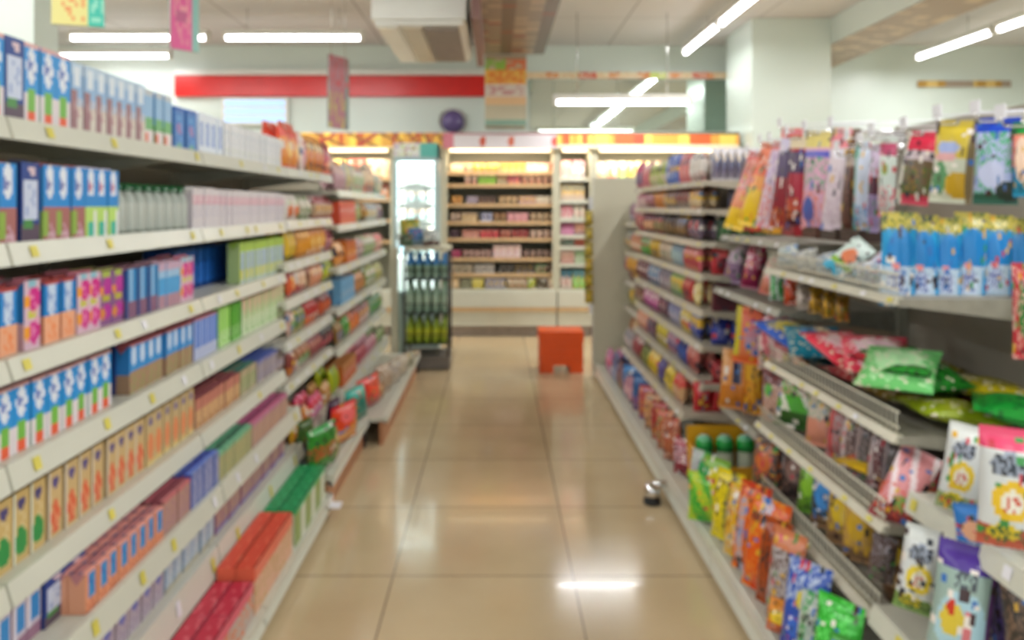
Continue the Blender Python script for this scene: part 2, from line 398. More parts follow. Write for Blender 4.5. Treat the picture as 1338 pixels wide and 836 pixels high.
# ------------------------------------------------------------------ gondola shelving
def gondola(side, d0, d1, shelves, xb, top, label, base_x, base_top, base_bot, kick=None, group=None, wire=(), tags=6, name='gondola_shelving', backmat='back', lipcol='rail', seed=0, deckmat='shelf', yel=.5, guard=.055):
    """side -1 left / +1 right; shelves = [(z of shelf top, |x| of its lip, lip height)]; xb = |x| of the back panel"""
    rr = random.Random(int(d0 * 100) + seed)
    L = d1 - d0; t = thing(name, label, 'shelving', (side * xb, d0, 0), 0, group)
    def X(ax): return side * (ax - xb)
    def bx(mb, a0, a1, y0, y1, z0, z1):
        q = sorted((X(a0), X(a1))); return mb.box(q[0], q[1], y0, y1, z0, z1)
    b = MB(); bx(b, xb, xb + .02, 0.001, L - .001, .05, top); b.build('back_panel', M[backmat], t)
    for y in (0.001, L - .026):
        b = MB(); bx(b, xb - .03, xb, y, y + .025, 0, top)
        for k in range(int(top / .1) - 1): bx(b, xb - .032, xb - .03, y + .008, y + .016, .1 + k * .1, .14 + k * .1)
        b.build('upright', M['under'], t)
    for i, (z, x, lh) in enumerate(shelves):
        b = MB(); bx(b, x, xb - .03, .003, L - .003, z - .018, z)
        for y in (.003, L - .018):                                   # side brackets
            q = [(X(x + .02), z - .018), (X(xb - .03), z - .07), (X(xb - .03), z - .018)]
            b.face([(q[0][0], y, q[0][1]), (q[1][0], y, q[1][1]), (q[2][0], y, q[2][1])]); b.face([(q[0][0], y + .015, q[0][1]), (q[2][0], y + .015, q[2][1]), (q[1][0], y + .015, q[1][1])])
            b.face([(q[0][0], y, q[0][1]), (q[0][0], y + .015, q[0][1]), (q[1][0], y + .015, q[1][1]), (q[1][0], y, q[1][1])])
        sh = b.build('shelf', M[deckmat], t)
        r = MB(); e = side * .012                                    # price rail, tilted upwards
        x0 = X(x)
        y0_, y1_ = .004, L - .004; za, zb = z + .004, z - lh
        r.face([(x0, y0_, za), (x0, y1_, za), (x0 - e, y1_, zb), (x0 - e, y0_, zb)]); r.face([(x0 + e, y0_, za), (x0 + e, y1_, za), (x0, y1_, za), (x0, y0_, za)])
        r.face([(x0 - e, y0_, zb), (x0 - e, y1_, zb), (x0 + e * .5, y1_, zb), (x0 + e * .5, y0_, zb)]); r.face([(x0 + e * .5, y0_, zb), (x0 + e * .5, y1_, zb), (x0 + e, y1_, za), (x0 + e, y0_, za)])
        for y in (y0_, y1_): r.face([(x0, y, za), (x0 - e, y, zb), (x0 + e * .5, y, zb), (x0 + e, y, za)])
        r.build('price_rail', M[lipcol], sh)
        for k in range(tags):
            y = (k + .5 + rr.uniform(-.3, .3)) * L / tags
            if rr.random() < .25: continue
            c = MB(); f0, f1 = .2, .7
            xa, xc = x0 - e * f0 - side * .003, x0 - e * f1 - side * .003; zza, zzb = za + (zb - za) * f0, za + (zb - za) * f1
            w = .011
            c.face([(xa, y - w, zza), (xa, y + w, zza), (xc, y + w, zzb), (xc, y - w, zzb)])
            c.face([(xa + side * .002, y - w, zza), (xa + side * .002, y + w, zza), (xc + side * .002, y + w, zzb), (xc + side * .002, y - w, zzb)])
            c.build('price_ticket', M['tagy' if rr.random() < yel else 'tagw'], sh)
        if i in wire:
            c = MB(); y = .02
            while y < L - .02:
                c.tube((x0 + side * .004, y, z), (x0 + side * .004, y, z + .055), .0016, 5); y += .022
            for zz in (.02, .055): c.tube((x0 + side * .004, .01, z + zz), (x0 + side * .004, L - .01, z + zz), .0028, 6)
            c.build('wire_guard', M['wire'], sh)
    b = MB(); bx(b, base_x, xb, .003, L - .003, base_top - .02, base_top)
    sh = b.build('base_tray', M['shelf'], t)
    r = MB(); x0 = X(base_x); e = side * .02
    for s_, m_ in ((0, 1),):
        r.face([(x0 + e, .003, base_top + .004), (x0 + e, L - .003, base_top + .004), (x0, L - .003, base_bot), (x0, .003, base_bot)])
        r.face([(x0 + e * 1.6, .003, base_top + .004), (x0 + e * 1.6, L - .003, base_top + .004), (x0 + e, L - .003, base_top + .004), (x0 + e, .003, base_top + .004)])
        r.face([(x0, .003, base_bot), (x0, L - .003, base_bot), (x0 + e * 1.6, L - .003, base_bot), (x0 + e * 1.6, .003, base_bot)])
        r.face([(x0 + e * 1.6, .003, base_bot), (x0 + e * 1.6, L - .003, base_bot), (x0 + e * 1.6, L - .003, base_top + .004), (x0 + e * 1.6, .003, base_top + .004)])
    r.build('front_lip', M['rail'], sh)
    kx = base_x + (.024 if kick else .06)
    b = MB(); bx(b, kx, kx + .02, .003, L - .003, 0, base_bot + .01); b.build('kick_plate', M[kick or 'dark'], t)
    if kick:
        b = MB(); bx(b, kx - .012, kx + .03, L - .045, L - .003, 0, base_bot); b.build('black_foot', M['rubber'], t)
    return t
def ep(s, x): return H - s * x
LS = [(1.391, .85, .036), (1.17, .85, .036), (.967, .85, .034), (.783, .85, .042), (.577, .85, .038), (.434, .79, .05), (.26, .80, .07)]
LX = {z: x for z, x, _ in LS}
g = 'milk shelving bays on the left'
gondola(-1, .47, 1.368, LS, 1.3, 1.62, 'nearest left shelving bay, mostly outside the left edge of the view', .66, .085, .026, tags=4, yel=.85)
gondola(-1, 1.368, 2.268, LS, 1.3, 1.62, 'cream steel shelving bay in the left foreground full of milk cartons', .66, .085, .026, tags=4, yel=.85)
gondola(-1, 2.268, 3.168, LS, 1.3, 1.62, 'second milk shelving bay on the left, holding the pale and green packs', .66, .085, .026, seed=3, tags=4, yel=.85)
L3 = [(1.391, .85, .036)] + [(ep(s, .85) + .034, .85, .034) for s in (.12, .32, .50, .70, .905)] + [(.26, .80, .05)]
L4 = [(ep(s, .82) + .034, .82, .034) for s in (-.05, .17, .44, .70, .96)] + [(.27, .80, .05)]
gondola(-1, 3.168, 4.07, L3, 1.3, 1.62, 'third left shelving bay with snack bags and brown wooden kick plate', .655, .15, .11, kick='wood', seed=5)
gondola(-1, 4.07, 5.85, L4, 1.3, 1.40, 'farthest left shelving bay of snack bags next to the drinks rack', .56, .14, .115, kick='wood', seed=8, tags=10)
# right side
R3 = [(ep(s, .9) + .03, .9, .024) for s in (-.083, .054, .215, .375, .55, .72, .905)] + [(.33, .815, .024)]
RG = dict(top=1.46)
gondola(1, 3.42, 5.08, R3, 1.32, 1.46, 'right shelving bay with eight close shelves of small sweets bags', .71, .095, .03, tags=8, lipcol='rail2', deckmat='shelf2')
R4 = [(ep(s, .93) + .03, .93, .03) for s in (.16, .38, .6, .80, 1.02)]
gondola(1, 5.08, 5.68, R4, 1.32, 1.43, 'short farthest right shelving bay beside the cream end panel', .71, .095, .03, tags=4, lipcol='rail2', deckmat='shelf2')
R2b = [(1.11, .98, .02), (.885, .95, .02), (.62, 1.15, .02), (.38, .98, .02)]
gondola(1, 2.63, 3.42, R2b, 1.36, 1.46, 'right peg panel bay hung with long sweet bags', .71, .095, .03, tags=5, lipcol='under', deckmat='wshelf')
R2 = [(1.03, .90, .014), (.72, .90, .014), (.52, .87, .014), (.31, .86, .014)]
gondola(1, 1.76, 2.63, R2, 1.36, 1.50, 'right foreground bay with wire fronted snack shelves', .71, .095, .03, tags=7, wire=(0, 1, 2, 3), lipcol='wire', deckmat='wshelf', yel=.6)
R1 = [(.60, .92, .04), (.35, .84, .04)]
gondola(1, .8, 1.76, R1, 1.36, 1.50, 'nearest right shelving bay with the large seaweed and chip packs', .71, .095, .03, tags=6)
# side shelf pale hardware: a bumper foot on the right base and tall cream end panel
ep_ = thing('shelf_partition', 'tall cream end panel closing the far end of the right shelving', 'panel', (.71, 5.7, 0))
MB().box(0, .9, 0, .035, .02, 1.425).build('board', M['cream'], ep_)
MB().box(0, .9, -.004, .04, 1.425, 1.44).box(-.012, 0, -.004, .04, 0, 1.44).build('edge_trim', M['shelf'], ep_)
bf = thing('shelf_bumper', 'chromed bumper foot sticking out of the right shelf base', 'bumper', (.70, 3.28, .05))
MB().tube((.02, 0, .03), (-.05, 0, .03), .014).lathe([(.001, -.03), (.03, -.03), (.034, 0), (.03, .03), (.001, .03)], 14, cx=-.05).build('chrome_arm', M['chrome'], bf)
MB().lathe([(.001, -.05), (.036, -.05), (.036, -.03), (.001, -.03)], 14, cx=-.05).build('rubber_wheel', M['rubber'], bf)

# ------------------------------------------------------------------ open chillers along the back
DK = [1.56, 1.44, 1.25, 1.08, .92, .73, .58]
def chiller(x0, x1, decks, label, d=7.47, top=1.92, hdr=None, base=.44, lamp='warm', railmat='tan'):
    W = x1 - x0; t = thing('open_chiller', label, 'chiller', (x0, d, 0))
    b = MB().box(0, W, .82, .88, .1, top).box(0, .03, .05, .82, .1, top).box(W - .03, W, .05, .82, .1, top).box(0, W, .0, .82, top - .14, top)
    b.build('cabinet', M['cream'], t)
    MB().box(0.005, W - .005, -.03, .8, .10, base - .18).box(.005, W - .005, -.05, .1, base - .16, base - .02).build('base_front', M['shelf'], t)
    MB().box(0.004, W - .004, -.055, .0, base - .2, base - .165).build('bumper_strip', M['tan'], t)
    MB().box(.03, W - .03, .02, .8, 0, .1).build('kick_plate', M['grill'], t)
    MB().box(.01, W - .01, -.04, .04, base - .02, base).build('grab_rail', M['shelf'], t)
    for z in decks:
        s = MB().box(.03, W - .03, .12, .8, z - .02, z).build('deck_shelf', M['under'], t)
        MB().box(.03, W - .03, .105, .12, z - .03, z + .005).build('price_rail', M[railmat], s)
    MB().box(.06, W - .06, .05, .08, top - .17, top - .145).build('lit_tube', M[lamp], t)
    la = bpy.data.lights.new('shelf_light', 'AREA'); la.shape = 'RECTANGLE'; la.size = W - .1; la.size_y = .03; la.energy = 6 * W; la.color = (1, .86, .68)
    lo = bpy.data.objects.new('shelf_light', la); lo.parent = t; lo.location = (W / 2, .065, top - .172); lo.rotation_euler = (.45, 0, 0); COL.objects.link(lo)
    if hdr:
        b = MB(); b.grid((0, -.02, top - .145), (W, 0, 0), (0, 0, .15), int(W * 60), 8, lambda u, v: paint(hdr, u, v)); b.box(0, W, -.019, 0, top - .145, top + .005, lin('e8e0d0'))
        b.build('picture_header', M['carton'], t)
    return t
hy = [('bg', 'd8a040'), ('s', 0, 0, .17, .06, 'b85a2c'), ('s', 0, .08, .23, .07, 'f0c850'), ('s', .3, .3, .29, .06, '8a5a2c'), ('s', -.2, .1, .37, .05, 'a03a30'), ('b', 0, .18, 'f0dcb0')]
hw = [('bg', 'dcd4d8'), ('b', .85, 1.01, 'b07880'), ('d', .35, .45, .03, .3, 'cc5a40'), ('d', .60, .45, .03, .3, 'cc6a50'), ('d', .98, .45, .03, .3, 'cc5a50'), ('c', 0, .1, 'cc7a88')]
ho = [('bg', 'e8a040'), ('s', 0, 0, .29, .1, 'f0d060'), ('s', 0, .15, .41, .09, 'd84a28'), ('s', 0, .4, .53, .14, 'e8602c'), ('b', 0, .2, 'f0e0c0'), ('b', .85, 1.01, '6a5a3a')]
hz = [('bg', 'd8a060'), ('d', .3, .5, .12, .5, 'f08c28'), ('d', .85, .5, .15, .5, 'a8c850'), ('b', 0, .2, 'f0e0c0')]
chiller(-2.03, -.98, [1.5, 1.3, 1.1, .9], 'open wall chiller at the back left under the orange food header', hdr=hy)
chiller(-.98, -.505, DK, 'narrow chiller section hidden behind the glass door drinks cooler', hdr=hy)
chiller(-.5, .575, DK, 'open chiller with a white header facing down the middle of the aisle', hdr=hw)
DC = [1.50, 1.285, 1.11, .95, .84, .675]
chiller(.58, .93, DC, 'narrow chiller stacked with milk boxes just left of the cream end panel', hdr=ho, railmat='shelf')
chiller(.935, 2.3, [1.47, 1.25, 1.0], 'open chiller at the back right with orange and yellow picture header', hdr=ho, railmat='shelf')

# ------------------------------------------------------------------ slim glass door cooler and drinks rack by the far left end
gc = thing('glass_door_cooler', 'slim upright cooler with a glass door and bright picture header at the far left', 'cooler', (-.84, 6.45, 0))
W = .36
MB().box(0, W, .38, .42, .08, 1.75).box(0, .025, .03, .38, .08, 1.75).box(W - .025, W, .03, .38, .08, 1.75).box(0, W, .03, .38, 1.62, 1.75).box(0, W, .03, .38, .0, .5).build('cabinet', M['teal'], gc)
b = MB(); hd = [('bg', 'e4e4dc'), ('c', .62, .98, '5fb8ac'), ('m', 0, 0, .6, 1, 'c0a8c8', .25), ('m', .1, .1, .6, .9, 'c8d87a', .3), ('m', .25, .2, .55, .8, 'b05a78', .25)]
b.grid((0, .02, 1.635), (W, 0, 0), (0, 0, .115), 20, 8, lambda u, v: paint(hd, u, v)); b.box(0, W, .021, .03, 1.635, 1.75, lin('dddddd')); b.build('picture_header', M['carton'], gc)
MB().box(.025, W - .025, .2, .23, 1.585, 1.61).build('lit_tube', M['cool'], gc)
la = bpy.data.lights.new('cooler_light', 'AREA'); la.shape = 'RECTANGLE'; la.size = .3; la.size_y = .03; la.energy = 1.6; la.color = (.9, 1, 1)
lo = bpy.data.objects.new('cooler_light', la); lo.parent = gc; lo.location = (W / 2, .1, 1.58); COL.objects.link(lo)
for sx in (.034, W - .034):                                      # upright lamps inside the door frame
    la = bpy.data.lights.new('cooler_light', 'AREA'); la.shape = 'RECTANGLE'; la.size = .012; la.size_y = 1.0; la.energy = 3.0; la.color = (.88, .98, 1)
    lo = bpy.data.objects.new('cooler_light', la); lo.parent = gc; lo.location = (sx, .03, 1.08); lo.rotation_euler = (math.pi / 2, 0, 0); COL.objects.link(lo)
    MB().box(sx - .006, sx + .006, .020, .028, .56, 1.58).build('lit_tube', M['cool'], gc)
dr = MB().box(.0, .022, 0, .022, .5, 1.63).box(W - .022, W, 0, .022, .5, 1.63).box(0.022, W - .022, 0, .022, .5, .53).box(.022, W - .022, 0, .022, 1.6, 1.63).build('door', M['teal'], gc)
MB().box(.022, W - .022, .008, .014, .53, 1.6).build('door_glass', M['glass'], dr)
MB().tube((.035, -.02, .95), (.035, -.02, 1.15), .006).build('door_handle', M['chrome'], dr)
MB().box(.026, W - .026, .365, .378, .5, 1.62).box(.0255, .028, .03, .365, .5, 1.62).box(W - .028, W - .0255, .03, .365, .5, 1.62).build('white_liner', M['white'], gc)
for z in (1.42, 1.27, 1.12, .97, .82): MB().box(.026, W - .026, .06, .37, z - .012, z).build('cooler_shelf', M['white'], gc)

rk = thing('drinks_rack', 'dark grey wire drinks rack holding bottles at the end of the left shelving', 'rack', (-.69, 5.93, 0))
W2, D2 = .33, .36
for (x, y) in ((0, 0), (W2, 0), (0, D2), (W2, D2)): MB().tube((x, y, .10), (x, y, .90), .009).build('post', M['dark'], rk)
for z in (.68, .425, .195):
    b = MB().tube((0, 0, z), (W2, 0, z), .005).tube((0, D2, z), (W2, D2, z), .005).tube((0, 0, z), (0, D2, z), .005).tube((W2, 0, z), (W2, D2, z), .005).tube((0, 0, z + .07), (W2, 0, z + .07), .004)
    for k in range(1, 12): b.tube((W2 * k / 12, 0, z), (W2 * k / 12, D2, z), .0025, 5)
    b.box(.005, W2 - .005, .005, D2 - .005, z - .006, z - .001); b.build('wire_shelf', M['dark'], rk)
MB().box(-.01, W2 + .01, -.01, D2 + .01, .01, .10).build('base_box', mat('grey base plinth', '6d675f', .5, noise=.1), rk)
MB().box(-.01, W2 + .01, -.01, D2 + .01, .90, .925).build('top_board', M['cream'], rk)
pp = thing('end_post', 'pale cream post at the far end of the left shelving', 'post', (-.74, 5.925, 0))
MB().box(-.05, .0, 0, .05, 0.03, .92).build('post', M['cream'], pp); MB().box(-.06, .01, -.01, .06, 0, .03).build('foot', M['dark'], pp)

# orange step stool
st = thing('step_stool', 'orange plastic step stool on the floor at the end of the aisle', 'stool', (.485, 5.82, 0))
b = MB()
b.box(-.165, .165, 0, .26, .27, .305)
b.box(-.165, .165, 0.0, .02, .235, .27)
b.box(-.165, .165, .24, .26, .235, .27)
b.build('top_step', M['orange'], st)
for (y0, y1) in ((.002, .022), (.238, .258)):
    b = MB(); b.box(-.16, -.06, y0, y1, 0, .235); b.box(.06, .16, y0, y1, 0, .235); b.box(-.06, .06, y0, y1, .055, .235)
    b.box(-.10, .10, y0 - .004, y1 + .004, .15, .165); b.box(-.10, .10, y0 - .004, y1 + .004, .10, .115)
    b.build('leg_panel', M['orange'], st)
b = MB()
for (x0, x1) in ((-.16, -.14), (.14, .16)):
    b.box(x0, x1, .022, .238, .0, .06).box(x0, x1, .022, .238, .2, .27).box(x0, x1, .022, .09, .06, .2).box(x0, x1, .17, .238, .06, .2)
b.build('side_panel', M['orange'], st)
# ------------------------------------------------------------------ goods on the left: drink cartons
Z = 0
CD = {  # key: (front ops, side ops, top ops)
 'skyorange': ([('bg', '2492da'), ('d', .5, .72, .32, .22, 'dfe6f2'), ('m', .25, .6, .75, .85, '6a7fc0', .45), ('b', .93, 1.01, 'd8a8a8'), ('b', 0, .40, 'e2d8dc'), ('r', .25, .18, .75, .44, '74b84a'), ('r', .3, 0, .75, .17, 'e8603a')], [('bg', '2a86c8'), ('b', 0, .4, 'b8cfc0')], [('bg', 'a8747c')]),
 'skybrown': ([('bg', '1c8ad6'), ('d', .5, .76, .30, .22, 'e2e8f4'), ('m', .3, .66, .7, .86, '7a80b8', .45), ('b', 0, .45, 'a86a68'), ('r', .0, .05, .35, .4, '8fb04a'), ('m', .4, 0, .9, .2, 'd0a8b8', .5)], [('bg', '2a80c4'), ('b', 0, .4, '8fae58')], [('bg', 'a04a48')]),
 'skygreen': ([('bg', '1c8ad6'), ('d', .5, .78, .30, .2, 'e2e8f4'), ('m', .3, .66, .7, .86, 'c07a98', .45), ('b', 0, .45, 'b8dc70'), ('r', .3, 0, .8, .22, '38b8a0'), ('r', .8, 0, 1, .4, 'e8e8ea')], [('bg', '3a90d0'), ('b', 0, .45, 'a8d060')], [('bg', 'c8c0d8')]),
 'skypeach': ([('bg', '1f86d0'), ('d', .5, .72, .3, .26, 'c8daf2'), ('m', .3, .5, .7, .85, '8fa8d8', .4), ('b', 0, .42, 'ecab86'), ('m', .2, .05, .8, .38, 'a88f9c', .35), ('m', .2, .05, .8, .38, 'f08a50', .3), ('b', .95, 1.01, 'b04a48')], [('bg', '1668ac'), ('b', 0, .42, 'd89070')], [('bg', 'a03f3c')]),
 'magenta': ([('bg', 'd8b8c8'), ('d', .6, .72, .4, .17, 'd22a8c'), ('d', .18, .7, .2, .1, 'f0a030'), ('r', .2, .42, .8, .54, 'c8cc40'), ('d', .6, .24, .4, .17, 'd22a8c'), ('d', .18, .24, .2, .12, 'f0a030'), ('r', .2, .88, .8, .98, '8cc0d0'), ('m', .3, .1, .9, .85, 'e888b8', .2)], [('bg', '2a78b8'), ('b', 0, .4, 'c8a0a8')], [('bg', 'c87a8c')]),
 'promo': ([('bg', '173f8c'), ('r', .18, .28, .85, .78, 'c8d2e8'), ('m', .25, .35, .8, .7, '8fa4d0', .3), ('b', 0, .22, '5a4a5c'), ('r', .1, .18, .6, .28, '4a8f4a'), ('d', .6, .9, .2, .06, 'd8c0c8')], [('bg', '102f70')], [('bg', '16306a')]),
 'skytan': ([('bg', '2f90d4'), ('d', .5, .74, .28, .2, 'c8daf0'), ('b', 0, .42, 'a8866a'), ('m', .1, .0, .9, .4, '8a9a58', .25), ('b', .92, 1.01, 'a86068')], [('bg', '2a78bc'), ('b', 0, .4, '9a7a60')], [('bg', 'a05058')]),
 'greyred': ([('bg', 'b4cce2'), ('b', .5, .85, '8fb4da'), ('r', .0, .0, .45, .62, '9a7078'), ('r', .45, 0, 1, .4, 'd6cfc4'), ('d', .5, .8, .3, .15, 'dae4ee'), ('m', .3, .2, .9, .5, 'c0a0a0', .3)], [('bg', '8c9cb8'), ('b', 0, .4, '8c6c74')], [('bg', 'c8b8b8')]),
 'bluegreenred': ([('bg', '8fb8dc'), ('b', .3, .5, '6cb070'), ('b', 0, .3, 'e8dcdc'), ('r', 0, 0, .4, .22, 'e07050'), ('b', .88, 1.01, 'b8c0c8')], [('bg', '4a90c8'), ('b', 0, .4, '3a8a50')], [('bg', 'b8c8d0')]),
 'solidblue': ([('bg', '2478c4'), ('b', .9, 1.01, '1a5fb4'), ('d', .5, .5, .3, .14, '9a6aa8'), ('m', .2, .1, .8, .8, '5aa0d8', .3), ('r', .2, .0, .7, .15, '6ab0a0')], [('bg', '1a60ac')], [('bg', '2a70b8')]),
 'whiteblue': ([('bg', 'dde6f2'), ('r', .3, .2, .7, .8, '9ab4e0'), ('m', .2, .2, .8, .8, '4a78c8', .35)], [('bg', 'c8d8ec')], [('bg', 'e0e4ec')]),
 'white': ([('bg', 'dfe2e6'), ('m', .2, .3, .8, .8, 'a8b8d0', .25), ('m', .3, .1, .7, .5, 'b8c8b0', .15)], [('bg', 'ced4da')], [('bg', 'dcdcdc')]),
 'greybottle': ([('bg', 'a9b0a8'), ('c', 0, .2, '7d8a80'), ('m', .2, .1, .8, .6, 'c4c8c0', .4), ('r', .3, .6, .7, .8, '8c9a90')], [('bg', '98a098')], [('bg', 'b0b4b0')]),
 'lilacwhite': ([('bg', 'd9d2d6'), ('b', .62, .85, 'd8a8b8'), ('m', .2, .3, .8, .6, '9a98c0', .35), ('m', .1, .65, .9, .85, 'e8e0e4', .4)], [('bg', 'c8c0c8')], [('bg', 'd8d4d4')]),
 'purplepromo': ([('bg', '8a5a8c'), ('d', .65, .72, .38, .16, 'b8309c'), ('d', .2, .65, .18, .1, 'e09040'), ('r', .3, .45, .9, .55, 'b8b040'), ('d', .65, .25, .38, .16, 'b8309c'), ('d', .25, .22, .2, .12, 'd88840'), ('r', .2, .9, .9, 1, 'a8b850')], [('bg', '3a6a98')], [('bg', '9a9a58')]),
 'bluebrown': ([('bg', '2a86c4'), ('c', .35, .65, '98c0e0'), ('b', 0, .35, '8a607a'), ('c', 0, .3, '1a4688')], [('bg', '1a4a90'), ('b', 0, .4, '6a4a60')], [('bg', '8a6070')]),
 'paleblue': ([('bg', '9cc4e4'), ('b', .3, .65, '4fa4dc'), ('b', 0, .3, 'b48a98'), ('b', .85, 1.01, 'c8a8c0')], [('bg', '78a8d0')], [('bg', 'c0a0b0')]),
 'yellowgreen': ([('bg', 'b8cce0'), ('b', .8, 1.01, 'a8cc50'), ('c', 0, .22, 'b4cc60'), ('m', .3, .3, .8, .7, '5a80c0', .45), ('d', .5, .2, .3, .14, 'd8d050')], [('bg', 'a8c080')], [('bg', '9cc048')]),
 'royal': ([('bg', '1c5cb0'), ('m', .1, .1, .9, .9, '2a74cc', .4), ('b', 0, .1, '103a7c')], [('bg', '144a94')], [('bg', '1a509c')]),
 'violetstripe': ([('bg', '4a78cc'), ('c', 0, .25, 'a8b8e4'), ('c', .5, .7, '7a98d8'), ('b', 0, .3, 'b8c0dc'), ('b', .93, 1.01, 'c08090')], [('bg', '3a64b8')], [('bg', 'c07080')]),
 'leafgreen': ([('bg', '8fd05a'), ('c', .0, .3, 'b8e090'), ('m', 0, 0, 1, .4, 'c8e8b0', .4)], [('bg', '6ab840')], [('bg', 'a8d880')]),
 'darkleaf': ([('bg', '3f9a20'), ('c', .0, .3, '68b838'), ('m', 0, 0, 1, .4, '98d080', .4)], [('bg', '2f8018')], [('bg', '58a838')]),
 'pinkleaf': ([('bg', 'c0d8a8'), ('w', .55, .2, 0, 'd8b8a0'), ('c', .7, 1, '7cb850'), ('m', 0, 0, 1, .5, 'e0ead0', .3)], [('bg', 'a8c890')], [('bg', 'd8b0a8')]),
 'tanleaf': ([('bg', 'c8ac70'), ('d', .5, .82, .22, .08, '4a4478'), ('d', .5, .3, .36, .22, '2c9048'), ('m', .2, .45, .8, .7, 'd8c898', .4), ('c', 0, .08, 'd8e0d0')], [('bg', 'b8a070')], [('bg', 'a89058')]),
 'tanfigure': ([('bg', 'ccb07c'), ('d', .5, .82, .22, .08, '5a5088'), ('d', .5, .3, .34, .26, 'd86440'), ('m', .2, .1, .8, .5, 'e89870', .3), ('c', 0, .08, 'd8d0c0')], [('bg', 'b8a078')], [('bg', 'a88c58')]),
 'tanpeach': ([('bg', 'c8b080'), ('d', .5, .85, .25, .07, '6a6090'), ('d', .5, .35, .36, .28, 'e08858'), ('b', .0, .1, 'd8c080')], [('bg', 'b8a078')], [('bg', 'b09460')]),
 'redtan': ([('bg', 'c89a78'), ('b', .6, 1.01, 'c07868'), ('m', .1, .2, .9, .6, 'd8b070', .5), ('r', .2, 0, .7, .2, 'b88850')], [('bg', 'b08068')], [('bg', '8c4a50')]),
 'sagegreen': ([('bg', 'b0a080'), ('r', .2, .1, .8, .7, '6f9a50'), ('m', .1, .1, .9, .9, 'c0b898', .3)], [('bg', '8a9868')], [('bg', '4a8070')]),
 'mauvegrey': ([('bg', 'a89c9c'), ('m', .1, .1, .9, .9, '8c88b0', .4), ('b', .85, 1.01, '6f78b8')], [('bg', '988c90')], [('bg', '4a60a8')]),
 'orangeblue': ([('bg', 'e0926c'), ('r', .2, .35, .85, .95, '3590d0'), ('m', .2, .4, .85, .9, '2670c0', .3), ('b', .95, 1.01, 'e09a94'), ('m', .1, 0, .9, .3, 'c86a48', .3)], [('bg', 'd89878')], [('bg', 'b8787a'), ('m', 0, 0, 1, 1, '50567c', .35), ('b', 0, .25, 'f2a898')]),
 'whiteredblue': ([('bg', 'c8bccc'), ('r', .25, .4, .9, .95, '2f88cc'), ('b', 0, .3, '9a7088'), ('r', 0, .3, .25, 1, 'e0d8e4')], [('bg', '8a6a80')], [('bg', '885060')]),
 'rosebrown': ([('bg', 'b48c80'), ('m', .1, .1, .9, .8, 'a8788c', .4), ('b', .9, 1.01, 'c86a74')], [('bg', 'a07a74')], [('bg', '8a4450'), ('b', 0, .3, 'c07078')]),
 'bluemauve': ([('bg', '7f88b8'), ('c', 0, .3, '3c5cac'), ('m', .2, .1, .9, .8, 'a8a8cc', .4)], [('bg', '3a58a8')], [('bg', '36479c'), ('b', 0, .4, '6a88d8')]),
 'mintolive': ([('bg', 'b0aa78'), ('m', .1, .1, .9, .8, '98a070', .4), ('b', .85, 1.01, '7ab890')], [('bg', '98a080')], [('bg', '3f6a58'), ('b', 0, .5, '6fb890')]),
 'pinktan': ([('bg', 'b8968c'), ('m', .1, .1, .9, .8, 'c09060', .4), ('b', .85, 1.01, 'c07a9c')], [('bg', 'b09088')], [('bg', '8c3a60'), ('b', 0, .4, 'c86a90')]),
 'lilacblue': ([('bg', 'b4a8b4'), ('m', .1, .1, .9, .9, 'a08aa8', .4), ('d', .5, .7, .25, .15, '6a74c0'), ('b', .9, 1.01, 'a85a68')], [('bg', 'a898a8')], [('bg', 'a07080')]),
 'palewhite': ([('bg', 'a8b8c8'), ('c', 0, .25, '88a8cc'), ('m', .1, .1, .9, .9, 'c8ccd0', .4), ('b', 0, .12, 'b0a890')], [('bg', '98a8b8')], [('bg', 'a0a8b0')]),
 'mauvebrown': ([('bg', 'b08a78'), ('b', .85, 1.01, '8a4a68'), ('b', 0, .15, '7a6aa0'), ('c', 0, .14, '9a5a88'), ('m', .2, .2, .8, .8, '9a7890', .35)], [('bg', '8a5878')], [('bg', '8a4460')]),
}
def pxd(px, X): return F * X / (CX - px)      # depth on the left plane |x| = X
LCOUNT = {}
def lrow(z, px0, px1, key, w, h, name, cat, label, X=None, rows=1, t=None, set_back=.03, hj=0, gap=.003):
    """a run of cartons facing the aisle on the left shelf whose top is at height z"""
    X = (LX.get(z, .85) if X is None else X) + set_back; t = t or w * .78
    d0, d1 = pxd(px0, X), pxd(px1, X)
    f, s, tp = CD[key]; me = carton_mesh(key + '_' + name, w - gap, h, t, f, s, tp)
    n = max(1, round((d1 - d0) / w)); grp = label
    for r in range(rows):
        for i in range(n):
            y = d0 + (i + .5) * (d1 - d0) / n
            put(name, me, (-(X + t / 2 + r * (t + .004) + R.uniform(0, .004)), y, z + .0008), math.pi / 2 + R.uniform(-.03, .03), label, cat, grp if n * rows > 1 else None)
mc = 'milk_carton'
z = LS[0][0]
lrow(z, -260, 8, 'skyorange', .056, .155, mc, 'milk carton', 'blue and white milk carton at the extreme left end of the top shelf')
lrow(z, 8, 31, 'promo', .06, .155, mc, 'milk carton', 'dark blue milk carton with a white label patch on the top left shelf')
lrow(z, 31, 95, 'skyorange', .054, .155, mc, 'milk carton', 'blue milk carton with green and orange base on the top left shelf')
lrow(z, 95, 190, 'greyred', .05, .148, mc, 'milk carton', 'pale blue and grey-red milk carton in the middle of the top shelf')
lrow(z, 190, 226, 'bluegreenred', .05, .142, mc, 'milk carton', 'pale blue milk carton with green band left of the solid blue ones')
lrow(z, 228, 258, 'solidblue', .075, .122, mc, 'milk carton', 'solid blue carton standing on the top shelf above the bay joint')
lrow(z, 260, 292, 'whiteblue', .055, .125, mc, 'milk carton', 'white carton with blue marks right of the solid blue ones')
lrow(z, 293, 368, 'white', .055, .118, mc, 'milk carton', 'plain white carton at the right end of the top milk shelf')
z = LS[1][0]
